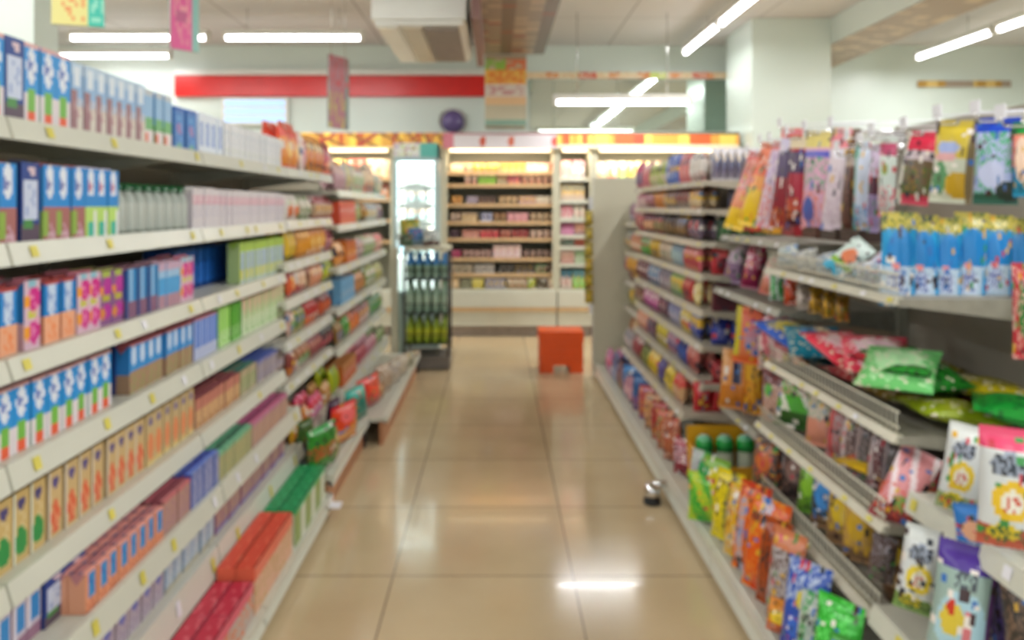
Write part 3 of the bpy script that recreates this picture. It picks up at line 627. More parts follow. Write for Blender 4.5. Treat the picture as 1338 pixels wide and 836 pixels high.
lrow(z, -260, 25, 'skybrown', .056, .145, mc, 'milk carton', 'blue milk carton at the extreme left end of the second shelf')
lrow(z, 26, 55, 'promo', .062, .15, mc, 'milk carton', 'dark blue carton with white label patch on the second left shelf')
lrow(z, 56, 112, 'skybrown', .052, .148, mc, 'milk carton', 'blue milk carton with brownish red base on the second left shelf')
lrow(z, 112, 155, 'skygreen', .050, .148, mc, 'milk carton', 'blue milk carton with lime and teal base on the second shelf')
z2 = z
z = LS[1][0]
lrow(z, 252, 290, 'lilacwhite', .05, .118, mc, 'milk carton', 'white carton with pink lettering band left part of its row, second shelf')
lrow(z, 290, 371, 'lilacwhite', .05, .115, mc, 'milk carton', 'white carton with lilac marks at the right end of the second shelf')
z = LS[2][0]; fc = 'flavoured_milk_carton'; fcat = 'flavoured milk'
lrow(z, -200, -1, 'skypeach', .056, .122, fc, fcat, 'blue and peach carton beyond the left edge of the third shelf', rows=1)
lrow(z, -1, 27, 'skypeach', .056, .122, fc, fcat, 'blue and peach carton at the far left of the third shelf', rows=2)
lrow(z, 28, 56, 'magenta', .056, .13, fc, fcat, 'magenta and yellow carton nearest the left edge on the third shelf', rows=2)
lrow(z, 57, 102, 'skypeach', .056, .122, fc, fcat, 'blue and peach carton between the two magenta groups on the third shelf', rows=2)
lrow(z, 103, 130, 'magenta', .056, .126, fc, fcat, 'magenta and yellow carton in the middle of the third shelf', rows=2)
lrow(z, 132, 163, 'purplepromo', .06, .122, fc, fcat, 'purple carton with magenta blobs and lime top on the third shelf', rows=2)
lrow(z, 164, 208, 'bluebrown', .058, .118, fc, fcat, 'narrow dark and light blue striped carton on the third shelf', rows=2)
lrow(z, 209, 236, 'paleblue', .05, .118, fc, fcat, 'pale blue carton with mauve base on the third shelf', rows=2)
lrow(z, 237, 254, 'magenta', .056, .124, fc, fcat, 'last magenta carton before the dark blue gap on the third shelf', rows=2)
lrow(z, 228, 308, 'royal', .06, .13, fc, fcat, 'royal blue carton set back in the dark gap of the third shelf', set_back=.13, rows=2)
lrow(z, 314, 371, 'yellowgreen', .055, .14, fc, fcat, 'pale blue carton with lime top at the right of the third shelf')
z = LS[3][0]
lrow(z, -120, 147, 'skyorange', .052, .126, mc, 'milk carton', 'blue milk carton with green and orange base on the fourth left shelf', rows=2)
lrow(z, 150, 168, 'promo', .062, .125, mc, 'milk carton', 'dark blue carton with white label patch on the fourth left shelf', rows=2, set_back=.06)
lrow(z, 169, 214, 'skytan', .05, .12, mc, 'milk carton', 'blue and tan carton beside the dark blue one on the fourth shelf', rows=2)
lrow(z, 217, 252, 'skytan', .05, .12, mc, 'milk carton', 'blue and tan carton just before the bay joint on the fourth shelf', rows=2)
lrow(z, 254, 285, 'violetstripe', .05, .122, mc, 'milk carton', 'violet blue striped carton at the bay joint on the fourth shelf', rows=2)
lrow(z, 286, 302, 'leafgreen', .055, .128, mc, 'milk carton', 'light green carton on the fourth shelf right of the violet striped ones', rows=2)
lrow(z, 303, 316, 'darkleaf', .055, .128, mc, 'milk carton', 'deep green carton on the fourth shelf among pale green ones', rows=2)
lrow(z, 317, 371, 'pinkleaf', .06, .128, mc, 'milk carton', 'pink and green leaf printed carton at the right of the fourth shelf', rows=2)
z = LS[4][0]; sc_ = 'soy_milk_carton'; scc = 'soy milk'
lrow(z, -60, 62, 'tanleaf', .052, .132, sc_, scc, 'tan carton with a green leaf print on the fifth left shelf', rows=2)
lrow(z, 64, 138, 'tanfigure', .052, .132, sc_, scc, 'tan carton with red-orange fruit print on the fifth left shelf', rows=2)
lrow(z, 140, 190, 'tanfigure', .05, .13, sc_, scc, 'tan carton with red fruit print, second run on the fifth shelf', rows=2)
lrow(z, 191, 255, 'tanpeach', .05, .13, sc_, scc, 'tan carton with bright orange print on the fifth left shelf', rows=2)
lrow(z, 257, 314, 'redtan', .05, .088, sc_, scc, 'red and tan carton right of the bay joint on the fifth shelf', rows=4)
lrow(z, 315, 336, 'sagegreen', .05, .088, sc_, scc, 'tan and sage green carton on the fifth left shelf', rows=4)
lrow(z, 337, 372, 'mauvegrey', .05, .085, sc_, scc, 'grey mauve carton at the right end of the fifth shelf', rows=4)
z = LS[5][0]; yc = 'yogurt_drink_carton'; ycc = 'yogurt drink'
lrow(z, -30, 56, 'whiteredblue', .045, .085, yc, ycc, 'small blue and mauve carton at the lower left corner of the view', rows= 2, X=.83)
lrow(z, 60, 112, 'promo', .075, .092, yc, ycc, 'small dark blue carton with white label on the sixth left shelf', rows=2, X=.823)
lrow(z, 114, 214, 'orangeblue', .045, .08, yc, ycc, 'small orange and blue carton in the long row on the sixth shelf', rows=3, set_back=.012)
lrow(z, 215, 250, 'rosebrown', .045, .088, yc, ycc, 'small rose brown carton before the bay joint on the sixth shelf', rows=3, set_back=.012)
lrow(z, 250, 287, 'bluemauve', .045, .095, yc, ycc, 'small blue and mauve striped carton at the sixth shelf joint', rows=3, set_back=.012)
lrow(z, 288, 330, 'mintolive', .045, .085, yc, ycc, 'small mint topped carton on the sixth left shelf', rows=3, set_back=.012)
lrow(z, 331, 376, 'pinktan', .045, .082, yc, ycc, 'small pink topped carton at the right end of the sixth shelf', rows=3, set_back=.012)
z = LS[6][0]; jc = 'juice_drink_carton'; jcc = 'juice drink'
lrow(z, 90, 215, 'lilacblue', .06, .085, jc, jcc, 'low lilac drink pack on the seventh left shelf', rows=1)
lrow(z, 216, 281, 'palewhite', .055, .09, jc, jcc, 'pale blue and white drink pack on the seventh left shelf', rows=1)
lrow(z, 282, 372, 'mauvebrown', .06, .092, jc, jcc, 'mauve bordered brown drink pack on the seventh left shelf', rows=1)

# grey bottles with dark green caps on the second shelf
bo = None
X = .88; n = 9
d0, d1 = pxd(157, X), pxd(250, X)
prof = [(.001, 0), (.021, 0), (.023, .01), (.023, .075), (.019, .09), (.012, .10), (.012, .106)]
body = MB().lathe(prof, 14, [lin(c) for c in ('8f988f', '9aa39a', 'b4bab2', 'a2aaa2', 'a0a8a0', '98a098')]).mesh('bottle', M['carton'])
capm = MB().lathe([(.014, .104), (.014, .122), (.001, .123)], 12).mesh('cap', M['bottle'])
n = int((d1 - d0) / .05)
for i in range(n):
    o = thing('drink_bottle', 'small grey bottle with dark green cap on the second left shelf', 'bottle', (-X - .025, d0 + (i + .5) * (d1 - d0) / n, LS[1][0] + .0008), 0, 'green capped bottles on the second shelf')
    for nm, me in (('body', body), ('cap', capm)):
        c = bpy.data.objects.new(nm, me); COL.objects.link(c); c.parent = o

# stacked long boxes on the base tray
def longbox(d0, d1, cols, hh, front, top, label, xs=.675, w=.055, zb=.086, L=.17):
    me = box_mesh('longbox' + label[:9], L - .004, hh, w - .003, front, front, top)
    n = max(1, round((d1 - d0) / L)); LL = (d1 - d0) / n
    me = box_mesh('longbox' + label[:9], LL - .004, hh, w - .003, front, front, top)
    for c in range(cols):
        for i in range(n):
            put('juice_box', me, (-(xs + w / 2 + c * w), d0 + (i + .5) * LL, zb), math.pi / 2, label, 'juice box', label)
longbox(1.45, 2.20, 2, .105, [('bg', 'b8a8a0'), ('b', .7, 1.01, 'd85068'), ('m', 0, 0, 1, .6, '8ca8b8', .3), ('m', 0, 0, 1, .7, 'd07a50', .3)], [('bg', 'c82f48'), ('m', 0, 0, 1, 1, 'e06a78', .15), ('b', 0, .15, '8f2034')], 'crimson topped drink box on the base tray at the lower left')
longbox(2.21, 2.62, 2, .135, [('bg', 'd8a88a'), ('b', .75, 1.01, 'e0684c'), ('m', 0, 0, 1, .7, 'c8a070', .3)], [('bg', 'e0503a'), ('m', 0, 0, 1, 1, 'f07a60', .1), ('b', 0, .15, 'a83424')], 'orange-red topped drink box on the base tray')
longbox(2.66, 3.12, 2, .125, [('bg', 'a8b890'), ('c', 0, .4, '8aa050'), ('c', .6, .8, 'd8d8c8'), ('b', .85, 1.01, '28a868')], [('bg', '18965a'), ('m', 0, 0, 1, 1, '3cb878', .15), ('b', 0, .15, '0f6a40')], 'green topped drink box on the base tray beside the snack bags')

# ------------------------------------------------------------------ bags
def one(t):
    """one thing's own words out of a run's"""
    for a, b in (('bags', 'bag'), ('boxes', 'box'), ('pots', 'pot'), ('pouches', 'pouch'), ('cartons', 'carton'), ('packs', 'pack')): t = t.replace(a, b)
    return t
def B2(c1, c2, c3='e8e0d8', kind=0):
    """generic snack print from two or three colours"""
    k = kind % 6
    if k == 0: return [('bg', c1), ('w', .62, .08, 1, c2), ('d', .5, .42, .3, .16, c3), ('m', .25, .34, .75, .5, c1, .35), ('b', .93, 1.01, c2), ('b', 0, .06, c2)]
    if k == 1: return [('bg', c1), ('b', 0, .36, c2), ('m', .2, .6, .8, .8, c3, .55), ('d', .5, .3, .28, .14, c3), ('b', .93, 1.01, c1)]
    if k == 2: return [('bg', c1), ('s', .6, 0, .5, .2, c2), ('r', .15, .5, .85, .72, c3), ('m', .2, .53, .8, .7, c1, .45)]
    if k == 3: return [('bg', c1), ('d', .5, .35, .42, .24, c2), ('d', .5, .7, .34, .12, c3), ('m', .25, .64, .75, .76, c2, .5)]
    if k == 4: return [('bg', c3), ('b', .55, 1.01, c1), ('d', .5, .3, .35, .2, c2), ('m', .2, .65, .8, .85, c3, .5)]
    return [('bg', c1), ('c', 0, .3, c2), ('m', .35, .1, .9, .9, c3, .35)]

def frame_mx(base, up, right):
    u = up.normalized(); r = (right - u * right.dot(u)).normalized(); f = r.cross(u)       # front normal
    m = Matrix((r, -f, u)).transposed().to_4x4(); m.translation = base
    return m
BK = [0]
def bag(name, cat, label, ops, b0, t0, w, d, a=45, thick=.045, dt=0, hole=False, gusset=False, group=None, mesh=None, px=True, cardtop=None):
    """a bag whose bottom and top centres appear at pixels b0 and t0 at depth d; w = width in pixels; a = turn in degrees (0 faces the viewer, 90 faces the aisle)"""
    Bp = P(*b0, d); T = P(*t0, d + dt); h = (T - Bp).length; ar = math.radians(a)
    side = 1 if b0[0] > CX else -1
    right = Vector((math.cos(ar), -math.sin(ar) * side, 0))
    wm = abs(w * d / (F * math.cos(ar) + abs(b0[0] - CX) * math.sin(ar)))
    BK[0] += 1
    pal = ['ece4dc', '24242c', 'c83848', '3c2428', 'd8a828', '28303c', '3870b8', '3c9048']
    i0 = BK[0] * 3
    ops = list(ops) + [('q', 11, 15, pal[i0 % 8], .035, BK[0]), ('q', 9, 19, pal[(i0 + 2) % 8], .04, BK[0] * 1.7), ('q', 14, 12, pal[(i0 + 5) % 8], .03, BK[0] * 2.3)]
    if mesh == 'box': me = box_mesh(name + str(BK[0]), wm, h, thick, ops, ops, ops)
    else: me = bag_mesh(name + str(BK[0]), wm, h, thick, ops, hole=hole, gusset=gusset)
    o = put(name, me, None, label=label, cat=cat, group=group, mx=frame_mx(Bp, T - Bp, right))
    return o
def onshelf(z, px, X): return F * X / abs(px - CX)    # depth where plane |x| = X meets column px
def stand(name, cat, label, ops, px, X, z, hpx, wpx, a=80, lean=.02, thick=.045, mesh=None, group=None, gusset=False, dx=0, set_top=0):
    """a bag standing on a shelf of height z at column px on plane |x| = X"""
    d = F * X / abs(px - CX); by = CY + (H - z - .002) * F / d
    return bag(name, cat, label, ops, (px, by), (px + dx, by - hpx), wpx, d, a, thick, lean, False, gusset, group, mesh)

_B2 = B2
def B2(c1, c2, c3='e8e0d8', kind=0):
    k = sum(map(ord, c1 + c2))
    return _B2(c1, c2, c3, kind) + [('q', 5, 7, ['e4dcd0', '38303c', 'c84850', 'd8b040'][k % 4], .07, k), ('q', 7, 5, [c3, '503840', 'd8d0c8', '7080a0'][k % 4], .10, k * 1.3)]
def sweets(side, z, X, items, shelfname, h=.10, w=.085, name='sweets_bag', cat='sweets', thick=.05, a=90):
    """a row of small bags in runs; items = (px0, px1, colour words, c1, c2, c3, kind[, height, obj name, cat])"""
    prev = None
    for it in items:
        p0, p1, words_, c1, c2, c3, k = it[:7]; hh = it[7] if len(it) > 7 else h
        nm = it[8] if len(it) > 8 else name; ct = it[9] if len(it) > 9 else cat
        dA, dB = sorted((F * (X + .03) / abs(p0 - CX), F * (X + .03) / abs(p1 - CX))); dB = min(dB, 5.82 if side < 0 else 5.65); dA = min(dA, dB - .09); n = max(1, round((dB - dA) / w)); ww = (dB - dA) / n
        lab = '%s on the %s' % (one(words_), shelfname)
        me = bag_mesh('%s%s%s%s' % (nm, c1, c2, k), min(w * 1.02, ww), hh, thick, B2(c1, c2, c3, k), nu=9, nv=12) if nm != 'sweets_box' else box_mesh('sb%s%s%s' % (c1, c2, k), ww * .94, hh, thick, B2(c1, c2, c3, k), [('bg', c1)], [('bg', c2)], (8, 9))
        for r in range(2):
            for i in range(n):
                th = R.uniform(-.10, .10) if nm != 'sweets_box' else 0; ang = side * -math.pi / 2 + R.uniform(-.15, .15) * (nm != 'sweets_box')
                q = Matrix.Translation((side * (X + thick / 2 + .01 + r * (thick + .012)), dA + (i + .5) * ww, z + .002)) @ Matrix.Rotation(ang, 4, 'Z') @ Matrix.Rotation(-.06 - abs(th) * .5, 4, 'X')
                put(nm, me, None, label=lab, cat=ct, group=lab, mx=q)
# ------------------------------------------------------------------ snack shelves, left side
def L3z(s, x=.85): return ep(s, x) + .034
top3, s12, s32, s50, s70, s90 = 1.391, L3z(.12), L3z(.32), L3z(.50), L3z(.70), L3z(.905)
nm = 'top shelf of the third left bay'
sweets(-1, top3, .85, [(371, 391, 'orange and red snack bags', 'e08a3a', 'd84a30', 'f0c860', 0, .2), (392, 400, 'white and pink snack bag', 'e8d8d0', 'd88a98', 'c87a60', 3, .18), (401, 422, 'amber snack bags', 'e0983c', 'c86a30', 'f0d898', 3, .18), (423, 432, 'crimson snack bag', 'b83048', 'd86a58', 'e8b090', 1, .17)], nm, name='snack_bag', cat='snack bag', w=.13)
nm = 'second shelf of the third left bay'
sweets(-1, s12, .85, [(373, 389, 'white bags with an orange blob', 'd8d0c8', 'd8703a', 'b8c098', 3), (390, 404, 'grey green snack bags', 'a8a890', '708a58', 'd0c8b8', 2), (410, 432, 'tan and maroon snack bags', 'b89878', '9a4a50', 'd8a050', 0)], nm, .11, name='snack_bag', cat='snack bag')
nm = 'third shelf of the third left bay'
sweets(-1, s32, .85, [(373, 384, 'olive and yellow snack bags', '8a7a28', 'd8b030', '6a6a20', 5), (385, 402, 'brown orange snack bags', 'b87820', 'd89020', 'e8b060', 3), (403, 424, 'golden orange snack bags', 'd8901c', 'c07018', 'e8c070', 0), (425, 432, 'red violet snack bag', 'b06070', '905070', 'd8a090', 1)], nm, .145, name='crisp_bag', cat='crisps')
nm = 'fourth shelf of the third left bay'
sweets(-1, s50, .85, [(375, 385, 'orange red snack bags', 'd0582c', 'b03a38', 'e8a060', 0), (386, 397, 'cream and maroon snack bags', 'd0a888', 'a03a40', 'e0c0a0', 1), (398, 404, 'brown snack bag', '7a5038', '9a6048', 'b08060', 0), (405, 419, 'salmon snack bags', 'd0906c', 'c06a48', 'd8b088', 2), (423, 432, 'lime green snack bag', '9aa81c', 'b8c030', '7a8828', 3)], nm, .11, name='snack_bag', cat='snack bag')
nm = 'fifth shelf of the third left bay'
sweets(-1, s70, .85, [(376, 384, 'pink and green snack bag', 'c8a090', '6a9a58', 'd8c0a8', 3), (386, 397, 'dull green snack bags', '7a8050', '5a7a40', 'c0a080', 5), (399, 413, 'dark red snack bags with orange base', 'b01818', 'd86020', '8a2018', 1), (418, 430, 'rust orange snack bags', 'b84a24', '8a3a34', 'd87040', 0)], nm, .11, name='crisp_bag', cat='crisps')
nm = 'sixth shelf of the third left bay'
sweets(-1, s90, .85, [(377, 386, 'maroon and orange snack bags', '8a3c34', 'c07030', 'a05840', 1), (387, 403, 'brown bags with green blobs', 'a07050', '508040', 'c08068', 3), (404, 418, 'dusky red snack bags', '98484c', '70303c', 'b88070', 2), (419, 432, 'crimson bags with dark tops', '982c40', '3c3c34', 'a86868', 0)], nm, .11, name='snack_bag', cat='snack bag')
nm = 'seventh shelf of the third left bay'
sweets(-1, .26, .80, [(382, 394, 'yellow orange snack bags', 'd09820', 'c07038', 'd8c040', 3), (395, 404, 'orange snack bags', 'c87038', 'd89048', 'b85830', 0), (405, 419, 'magenta pink snack bags', 'c83868', 'd070a0', 'd84848', 3), (422, 430, 'ochre snack bag', 'b88848', 'c0a060', 'a87038', 1)], nm, .11, name='snack_bag', cat='snack bag')
t4, f17, f44, f70, f96 = [L3z(s, .82) for s in (-.05, .17, .44, .70, .96)]
nm = 'top shelf of the farthest left bay'
sweets(-1, t4, .82, [(439, 450, 'mauve pink bags', 'c098a0', 'd0b0a8', 'a87888', 0, .14), (451, 460, 'bright yellow bags', 'd0b82c', 'a8a8a0', 'e0d060', 5, .18), (461, 474, 'pale green bags', 'a8c098', 'c8d0b0', '90b080', 0, .16), (475, 488, 'cream and coral bags', 'e0c8a8', 'd87858', 'c8a080', 1, .2), (489, 504, 'teal and green bags', '5a9a88', 'c0b898', '80a890', 3, .14)], nm, name='snack_bag', cat='snack bag')
nm = 'second shelf of the farthest left bay'
sweets(-1, f17, .82, [(440, 461, 'orange-red boxes', 'd85030', 'e07048', 'd83838', 1, .125, 'sweets_box', 'sweets box'), (462, 470, 'moss green bags', '98a058', '70883c', 'b8b880', 0), (471, 478, 'ochre brown bags', 'a07020', '786020', 'c09048', 1), (479, 491, 'white bags', 'c8ccc0', 'b8c0b8', 'd8d8d0', 2), (492, 505, 'brown violet bags', '907068', '806a80', 'b09890', 3)], nm, .12, name='snack_bag', cat='snack bag')
nm = 'third shelf of the farthest left bay'
sweets(-1, f44, .82, [(439, 448, 'light orange bags', 'd89048', 'e0a868', 'c87838', 0), (449, 462, 'deep orange boxes', 'd07010', 'c06010', 'e09838', 0, .12, 'sweets_box', 'sweets box'), (465, 474, 'mauve bags', '906878', 'a89088', 'c0a098', 2), (475, 488, 'leaf green bags', '70a058', '98a878', '588848', 3), (489, 503, 'pink and red bags', 'c89888', 'd05858', 'd8b8a0', 0)], nm, .12, name='crisp_bag', cat='crisps')
nm = 'fourth shelf of the farthest left bay'
sweets(-1, f70, .82, [(442, 460, 'light blue boxes', '6aa4cc', '88b8d8', '4888b8', 1, .13, 'sweets_box', 'sweets box'), (462, 475, 'brown and orange bags', 'a06828', 'c88850', '905020', 5), (477, 489, 'grass green bags', '88984c', '608848', 'b0a860', 3), (490, 506, 'yellow green bags', 'b0a858', 'a0a050', 'c8c080', 2)], nm, .12, name='snack_bag', cat='snack bag')
nm = 'fifth shelf of the farthest left bay'
sweets(-1, f96, .82, [(439, 447, 'brown bags', '806030', 'a08050', '986838', 0), (448, 455, 'emerald bags', '3c9030', '286820', '70a050', 1), (456, 467, 'vivid orange bags', 'd8702c', 'c86020', 'e09050', 0), (468, 481, 'orange and violet bags', 'b07050', '907080', 'c8a070', 2), (482, 497, 'teal green bags', '50907c', '609850', 'a0a068', 3), (498, 508, 'ochre bags', 'a89058', '988050', 'c0b080', 1)], nm, .12, name='snack_bag', cat='snack bag')
nm = 'sixth shelf of the farthest left bay'
sweets(-1, .27, .80, [(432, 441, 'green yellow bags', '2c7c24', 'a8b020', '50902c', 5, .14), (444, 462, 'tangerine boxes', 'd06c28', 'c08048', 'e08840', 0, .11, 'sweets_box', 'sweets box'), (466, 477, 'raspberry bags', 'b04858', 'c07078', '902c40', 2), (478, 490, 'dusty pink bags', 'b87888', 'c898a0', 'a06070', 0), (491, 500, 'sage bags', '90a070', '708850', 'b0b890', 3)], nm, .10, name='crisp_bag', cat='crisps')

# big bags on the low tray, left
sk = 'snack_bag'
def lb(label, ops, b0, t0, w, d, a=72, th=.06):
    zt_ = .163 if d < 4.07 else .153; X_ = max((CX - b0[0]) * d / F, .69 if d < 4.07 else .60); d = F * X_ / (CX - b0[0])
    if 3.98 < d < 4.12: d = 3.97
    return bag('large_snack_bag', 'snack bag', label, ops, (b0[0], CY + (H - zt_) * F / d), t0, w, d, a, th)
lb('large green snack bag with a red and brown band low on the left tray', [('bg', '2f8a28'), ('b', .35, .6, '9a6028'), ('m', .1, .3, .9, .62, 'c83a20', .35), ('m', 0, 0, 1, 1, '1c5c18', .25), ('b', .9, 1.01, '48b060')], (421, 614), (420, 556), 36, 3.22)
lb('dark green snack bag tucked behind the large green one', [('bg', '24501c'), ('m', 0, 0, 1, 1, '5a7030', .4), ('d', .5, .5, .3, .2, '7a5a38')], (399, 600), (398, 548), 22, 3.3, th=.05)
lb('brown and green snack bag standing right of the large green one', [('bg', '9a8a48'), ('m', 0, 0, 1, 1, '5a7a30', .4), ('b', .6, .8, 'c8a870')], (434, 612), (433, 558), 14, 3.25, th=.05)
lb('red and orange snack bag on the left tray before the teal one', [('bg', 'd8401c'), ('b', 0, .4, 'c87830'), ('d', .5, .7, .3, .18, 'e86868'), ('b', .9, 1.01, 'd02020'), ('m', 0, .1, 1, .4, 'e0a060', .3)], (450, 588), (449, 527), 32, 3.6)
lb('dark purple snack bag behind the red and orange one', [('bg', '3a2038'), ('m', 0, 0, 1, 1, '5a3050', .3)], (436, 572), (436, 521), 16, 3.62, th=.05)
lb('teal snack bag standing on the left tray', [('bg', '128070'), ('b', .7, 1.01, '20a090'), ('m', 0, .3, 1, .6, '0c5850', .4)], (468, 566), (463, 506), 25, 3.95)
lb('bright red snack bag on the left tray beyond the teal one', [('bg', 'd02c20'), ('b', 0, .25, '9a3030'), ('d', .6, .6, .3, .25, 'e85030')], (483, 547), (480, 492), 28, 4.25)
lb('maroon and tan snack bag between the teal and the pale bags', [('bg', 'a06848'), ('m', 0, 0, 1, 1, '702c30', .4), ('m', 0, 0, 1, 1, 'c0a060', .3)], (489, 545), (489, 505), 24, 4.35)
for i, (x, y, hh, c, l) in enumerate(((500, 522, 46, '98785a', 'tan'), (511, 517, 46, '8c8474', 'grey'), (521, 509, 44, 'a49c88', 'off-white'), (530, 502, 40, '7c8468', 'sage'), (538, 497, 36, '9c8670', 'beige'))):
    lb('%s wrinkled snack bag heaped at the far end of the left tray' % l, [('bg', c), ('m', 0, 0, 1, 1, ['70603c', '8a4840', 'd8d0c0', '607850', 'a08070'][i], .3), ('m', 0, 0, 1, 1, 'd0c8b8', .25)], (x, y), (x, y - hh), 22, 4.55 + i * .22)
tc_ = thing('ticket_holder', 'white plastic ticket holder clipped to the corner of the left base tray', 'ticket holder', (-.665, 3.13, .085))
MB().box(0, .012, -.03, .03, -.035, .0).build('clip', M['white'], tc_)
MB().box(.012, .05, -.028, .028, -.04, -.032).build('flap', M['tagw'], tc_)

# ------------------------------------------------------------------ drinks rack, cooler and chillers
def bottle_me(key, r, h, c_body, c_label, c_cap):
    k = ('bt', key)
    if k not in MESH:
        p = [(.001, 0), (r * .9, 0), (r, .012), (r, h * .22), (r * 1.01, h * .24), (r * 1.01, h * .55), (r, h * .57), (r * .9, h * .68), (r * .4, h * .84), (r * .38, h * .9)]
        MESH[k] = (MB().lathe(p, 14, [lin(c) for c in (c_body, c_body, c_body, c_label, c_label, c_label, *([c_cap] * 3 if key == 'blue' else [c_body] * 3))]).mesh('bottle_body', M['film']),
                   MB().lathe([(r * .46, h * .895), (r * .46, h * .99), (.001, h)], 12, [lin(c_cap)] * 2).mesh('bottle_cap', M['carton']))
    return MESH[k]
def bottle(name, label, cat, loc, key, r, h, cb, cl, cc, group):
    o = thing(name, label, cat, loc, R.uniform(0, 6), group)
    for nm_, me in zip(('body', 'cap'), bottle_me(key, r, h, cb, cl, cc)):
        c = bpy.data.objects.new(nm_, me); COL.objects.link(c); c.parent = o
rx, ry = -.69, 5.93
for z, hgt, key, cb, cl, cc, lab in ((.681, .19, 'blue', '9ab8a8', '88a890', '1f78b8', 'blue capped bottle on the top level of the drinks rack'),
                                    (.426, .235, 'mint', '8fae98', 'b0c8b0', '5a8a68', 'mint green bottle on the middle level of the drinks rack'),
                                    (.196, .20, 'lime', '88a028', 'b8c030', '5a7838', 'lime and yellow bottle on the lowest level of the drinks rack')):
    for r_ in range(3):
        for k in range(5):
            bottle('drink_bottle', lab, 'bottle', (rx + .035 + k * .065, ry + .05 + r_ * .09, z), key, .027, hgt, cb, cl, cc, lab)
def rt(label, ops, b0, t0, w, d, a=10): bag('soft_pack', 'soft pack', label, ops, b0, t0, w, d, a, .05)
zt = lambda d: CY + (H - .927) * F / d
rt('olive and yellow soft pack on top of the drinks rack', [('bg', 'a8a838'), ('m', 0, 0, 1, 1, '5a7040', .4), ('d', .5, .6, .3, .2, 'c8b848')], (536, zt(6.2)), (535, 286), 26, 6.2)
rt('blue soft pack on top of the drinks rack', [('bg', '5888b8'), ('m', 0, 0, 1, 1, '2860a0', .4), ('b', 0, .3, '8098a8')], (545, zt(6.1)), (545, 298), 24, 6.1)
rt('dark green soft pack at the front of the drinks rack top', [('bg', '4a6a48'), ('m', 0, 0, 1, 1, 'a0a890', .35), ('m', 0, 0, 1, 1, '303c30', .3)], (530, zt(6.0)), (530, 306), 20, 6.0)
rt('pale grey soft pack on the right of the drinks rack top', [('bg', 'a8b4b0'), ('b', 0, .35, '705850'), ('m', 0, .3, 1, 1, 'c8d0cc', .4)], (564, zt(6.05)), (563, 300), 22, 6.05)
for z, cs_ in ((1.42, ('d8e4e4', 'e8c8a8')), (1.27, ('d0e0e0', 'd8c0b0')), (1.12, ('ccdcdc', 'd8b8a0')), (.97, ('c8d8d8', 'd0bca8')), (.82, ('a0b0b0', '8098a8'))):
    lab = 'pale cup on the %s cooler shelf behind the glass' % {1.42: 'highest', 1.27: 'second', 1.12: 'third', .97: 'fourth', .82: 'lowest'}[z]
    me = MB().lathe([(.001, 0), (.024, 0), (.03, .05), (.031, .085), (.028, .088), (.001, .088)], 14, [lin(cs_[0]), lin(cs_[0]), lin(cs_[1]), lin('d8e4e0'), lin('d8e4e0')]).mesh('drink_cup', M['film'])
    for k in range(4): put('drink_cup', me, (-.84 + .07 + k * .073, 6.45 + .13, z + .001), 0, lab, 'cup', lab)

def deck(z, y, items, where, h=.085, w=.062, rows=1, kind='chilled_pack', cat='chilled food'):
    for it in items:
        p0, p1, words_, c1, c2, c3, k = it[:7]; hh = it[7] if len(it) > 7 else h
        x0, x1 = (p0 - CX) * y / F, (p1 - CX) * y / F; n = max(1, round((x1 - x0) / w)); ww = (x1 - x0) / n
        lab = '%s on %s' % (one(words_), where); shape = k // 10; k = k % 10
        if shape == 0: me = box_mesh('dk%s%s%d' % (c1, c2, k), ww - .005, hh, .06, B2(c1, c2, c3, k), [('bg', c1)], [('bg', c2)], (7, 8)); nm_ = 'chilled_box'
        elif shape == 1: me = bag_mesh('dk%s%s%d' % (c1, c2, k), ww * .98, hh, .045, B2(c1, c2, c3, k), nu=8, nv=10); nm_ = 'chilled_pouch'
        else:
            r = ww * .46; a_, b_, c_ = lin(c1), lin(c2), lin(c3); nm_ = 'yogurt_pot'
            me = MB().lathe([(.001, 0), (r * .8, 0), (r * .9, hh * .5), (r, hh * .93), (r * 1.04, hh * .95), (r * 1.04, hh), (.001, hh)], 12, [a_, a_, b_, c_, c_, c_]).mesh('yogurt_pot', M['film'])
        for r_ in range(rows):
            for i in range(n): put(nm_, me, (x0 + (i + .5) * ww, y + .02 + r_ * .075, z + .001), R.uniform(-.05, .05), lab, cat, lab)
Y0 = 7.47 + .15
w_ = 'the %s deck of the middle chiller'
deck(1.56, Y0, [(589, 605, 'cream boxes', 'f0d8b0', 'e8c890', 'f4e4c8', 1), (606, 617, 'coral boxes', 'f0a080', 'f0c090', 'e88060', 0), (618, 652, 'amber pouches', 'f0b050', 'e8a048', 'f4d8a0', 13), (653, 687, 'orange boxes', 'f0a850', 'f0c080', 'e89040', 1), (688, 717, 'pale pink boxes', 'f4d0b8', 'f0c0a0', 'f4e0d0', 0), (718, 726, 'red-orange box', 'e87048', 'f09068', 'f0b898', 1)], w_ % 'top', .085)
deck(1.44, Y0, [(606, 624, 'white and coral pots', 'e8b0a0', 'f0d8c8', 'd87868', 20), (625, 648, 'lime green boxes', '98cc48', 'b8d870', '80b838', 0), (649, 662, 'cream pots', 'e8d8b8', 'd8b890', 'f0e4d0', 20), (663, 680, 'pink-red boxes', 'd87078', 'e8a098', 'e89048', 1), (681, 726, 'salmon pots', 'e0a088', 'e8c0a8', 'd88878', 20)], w_ % 'second', .085)
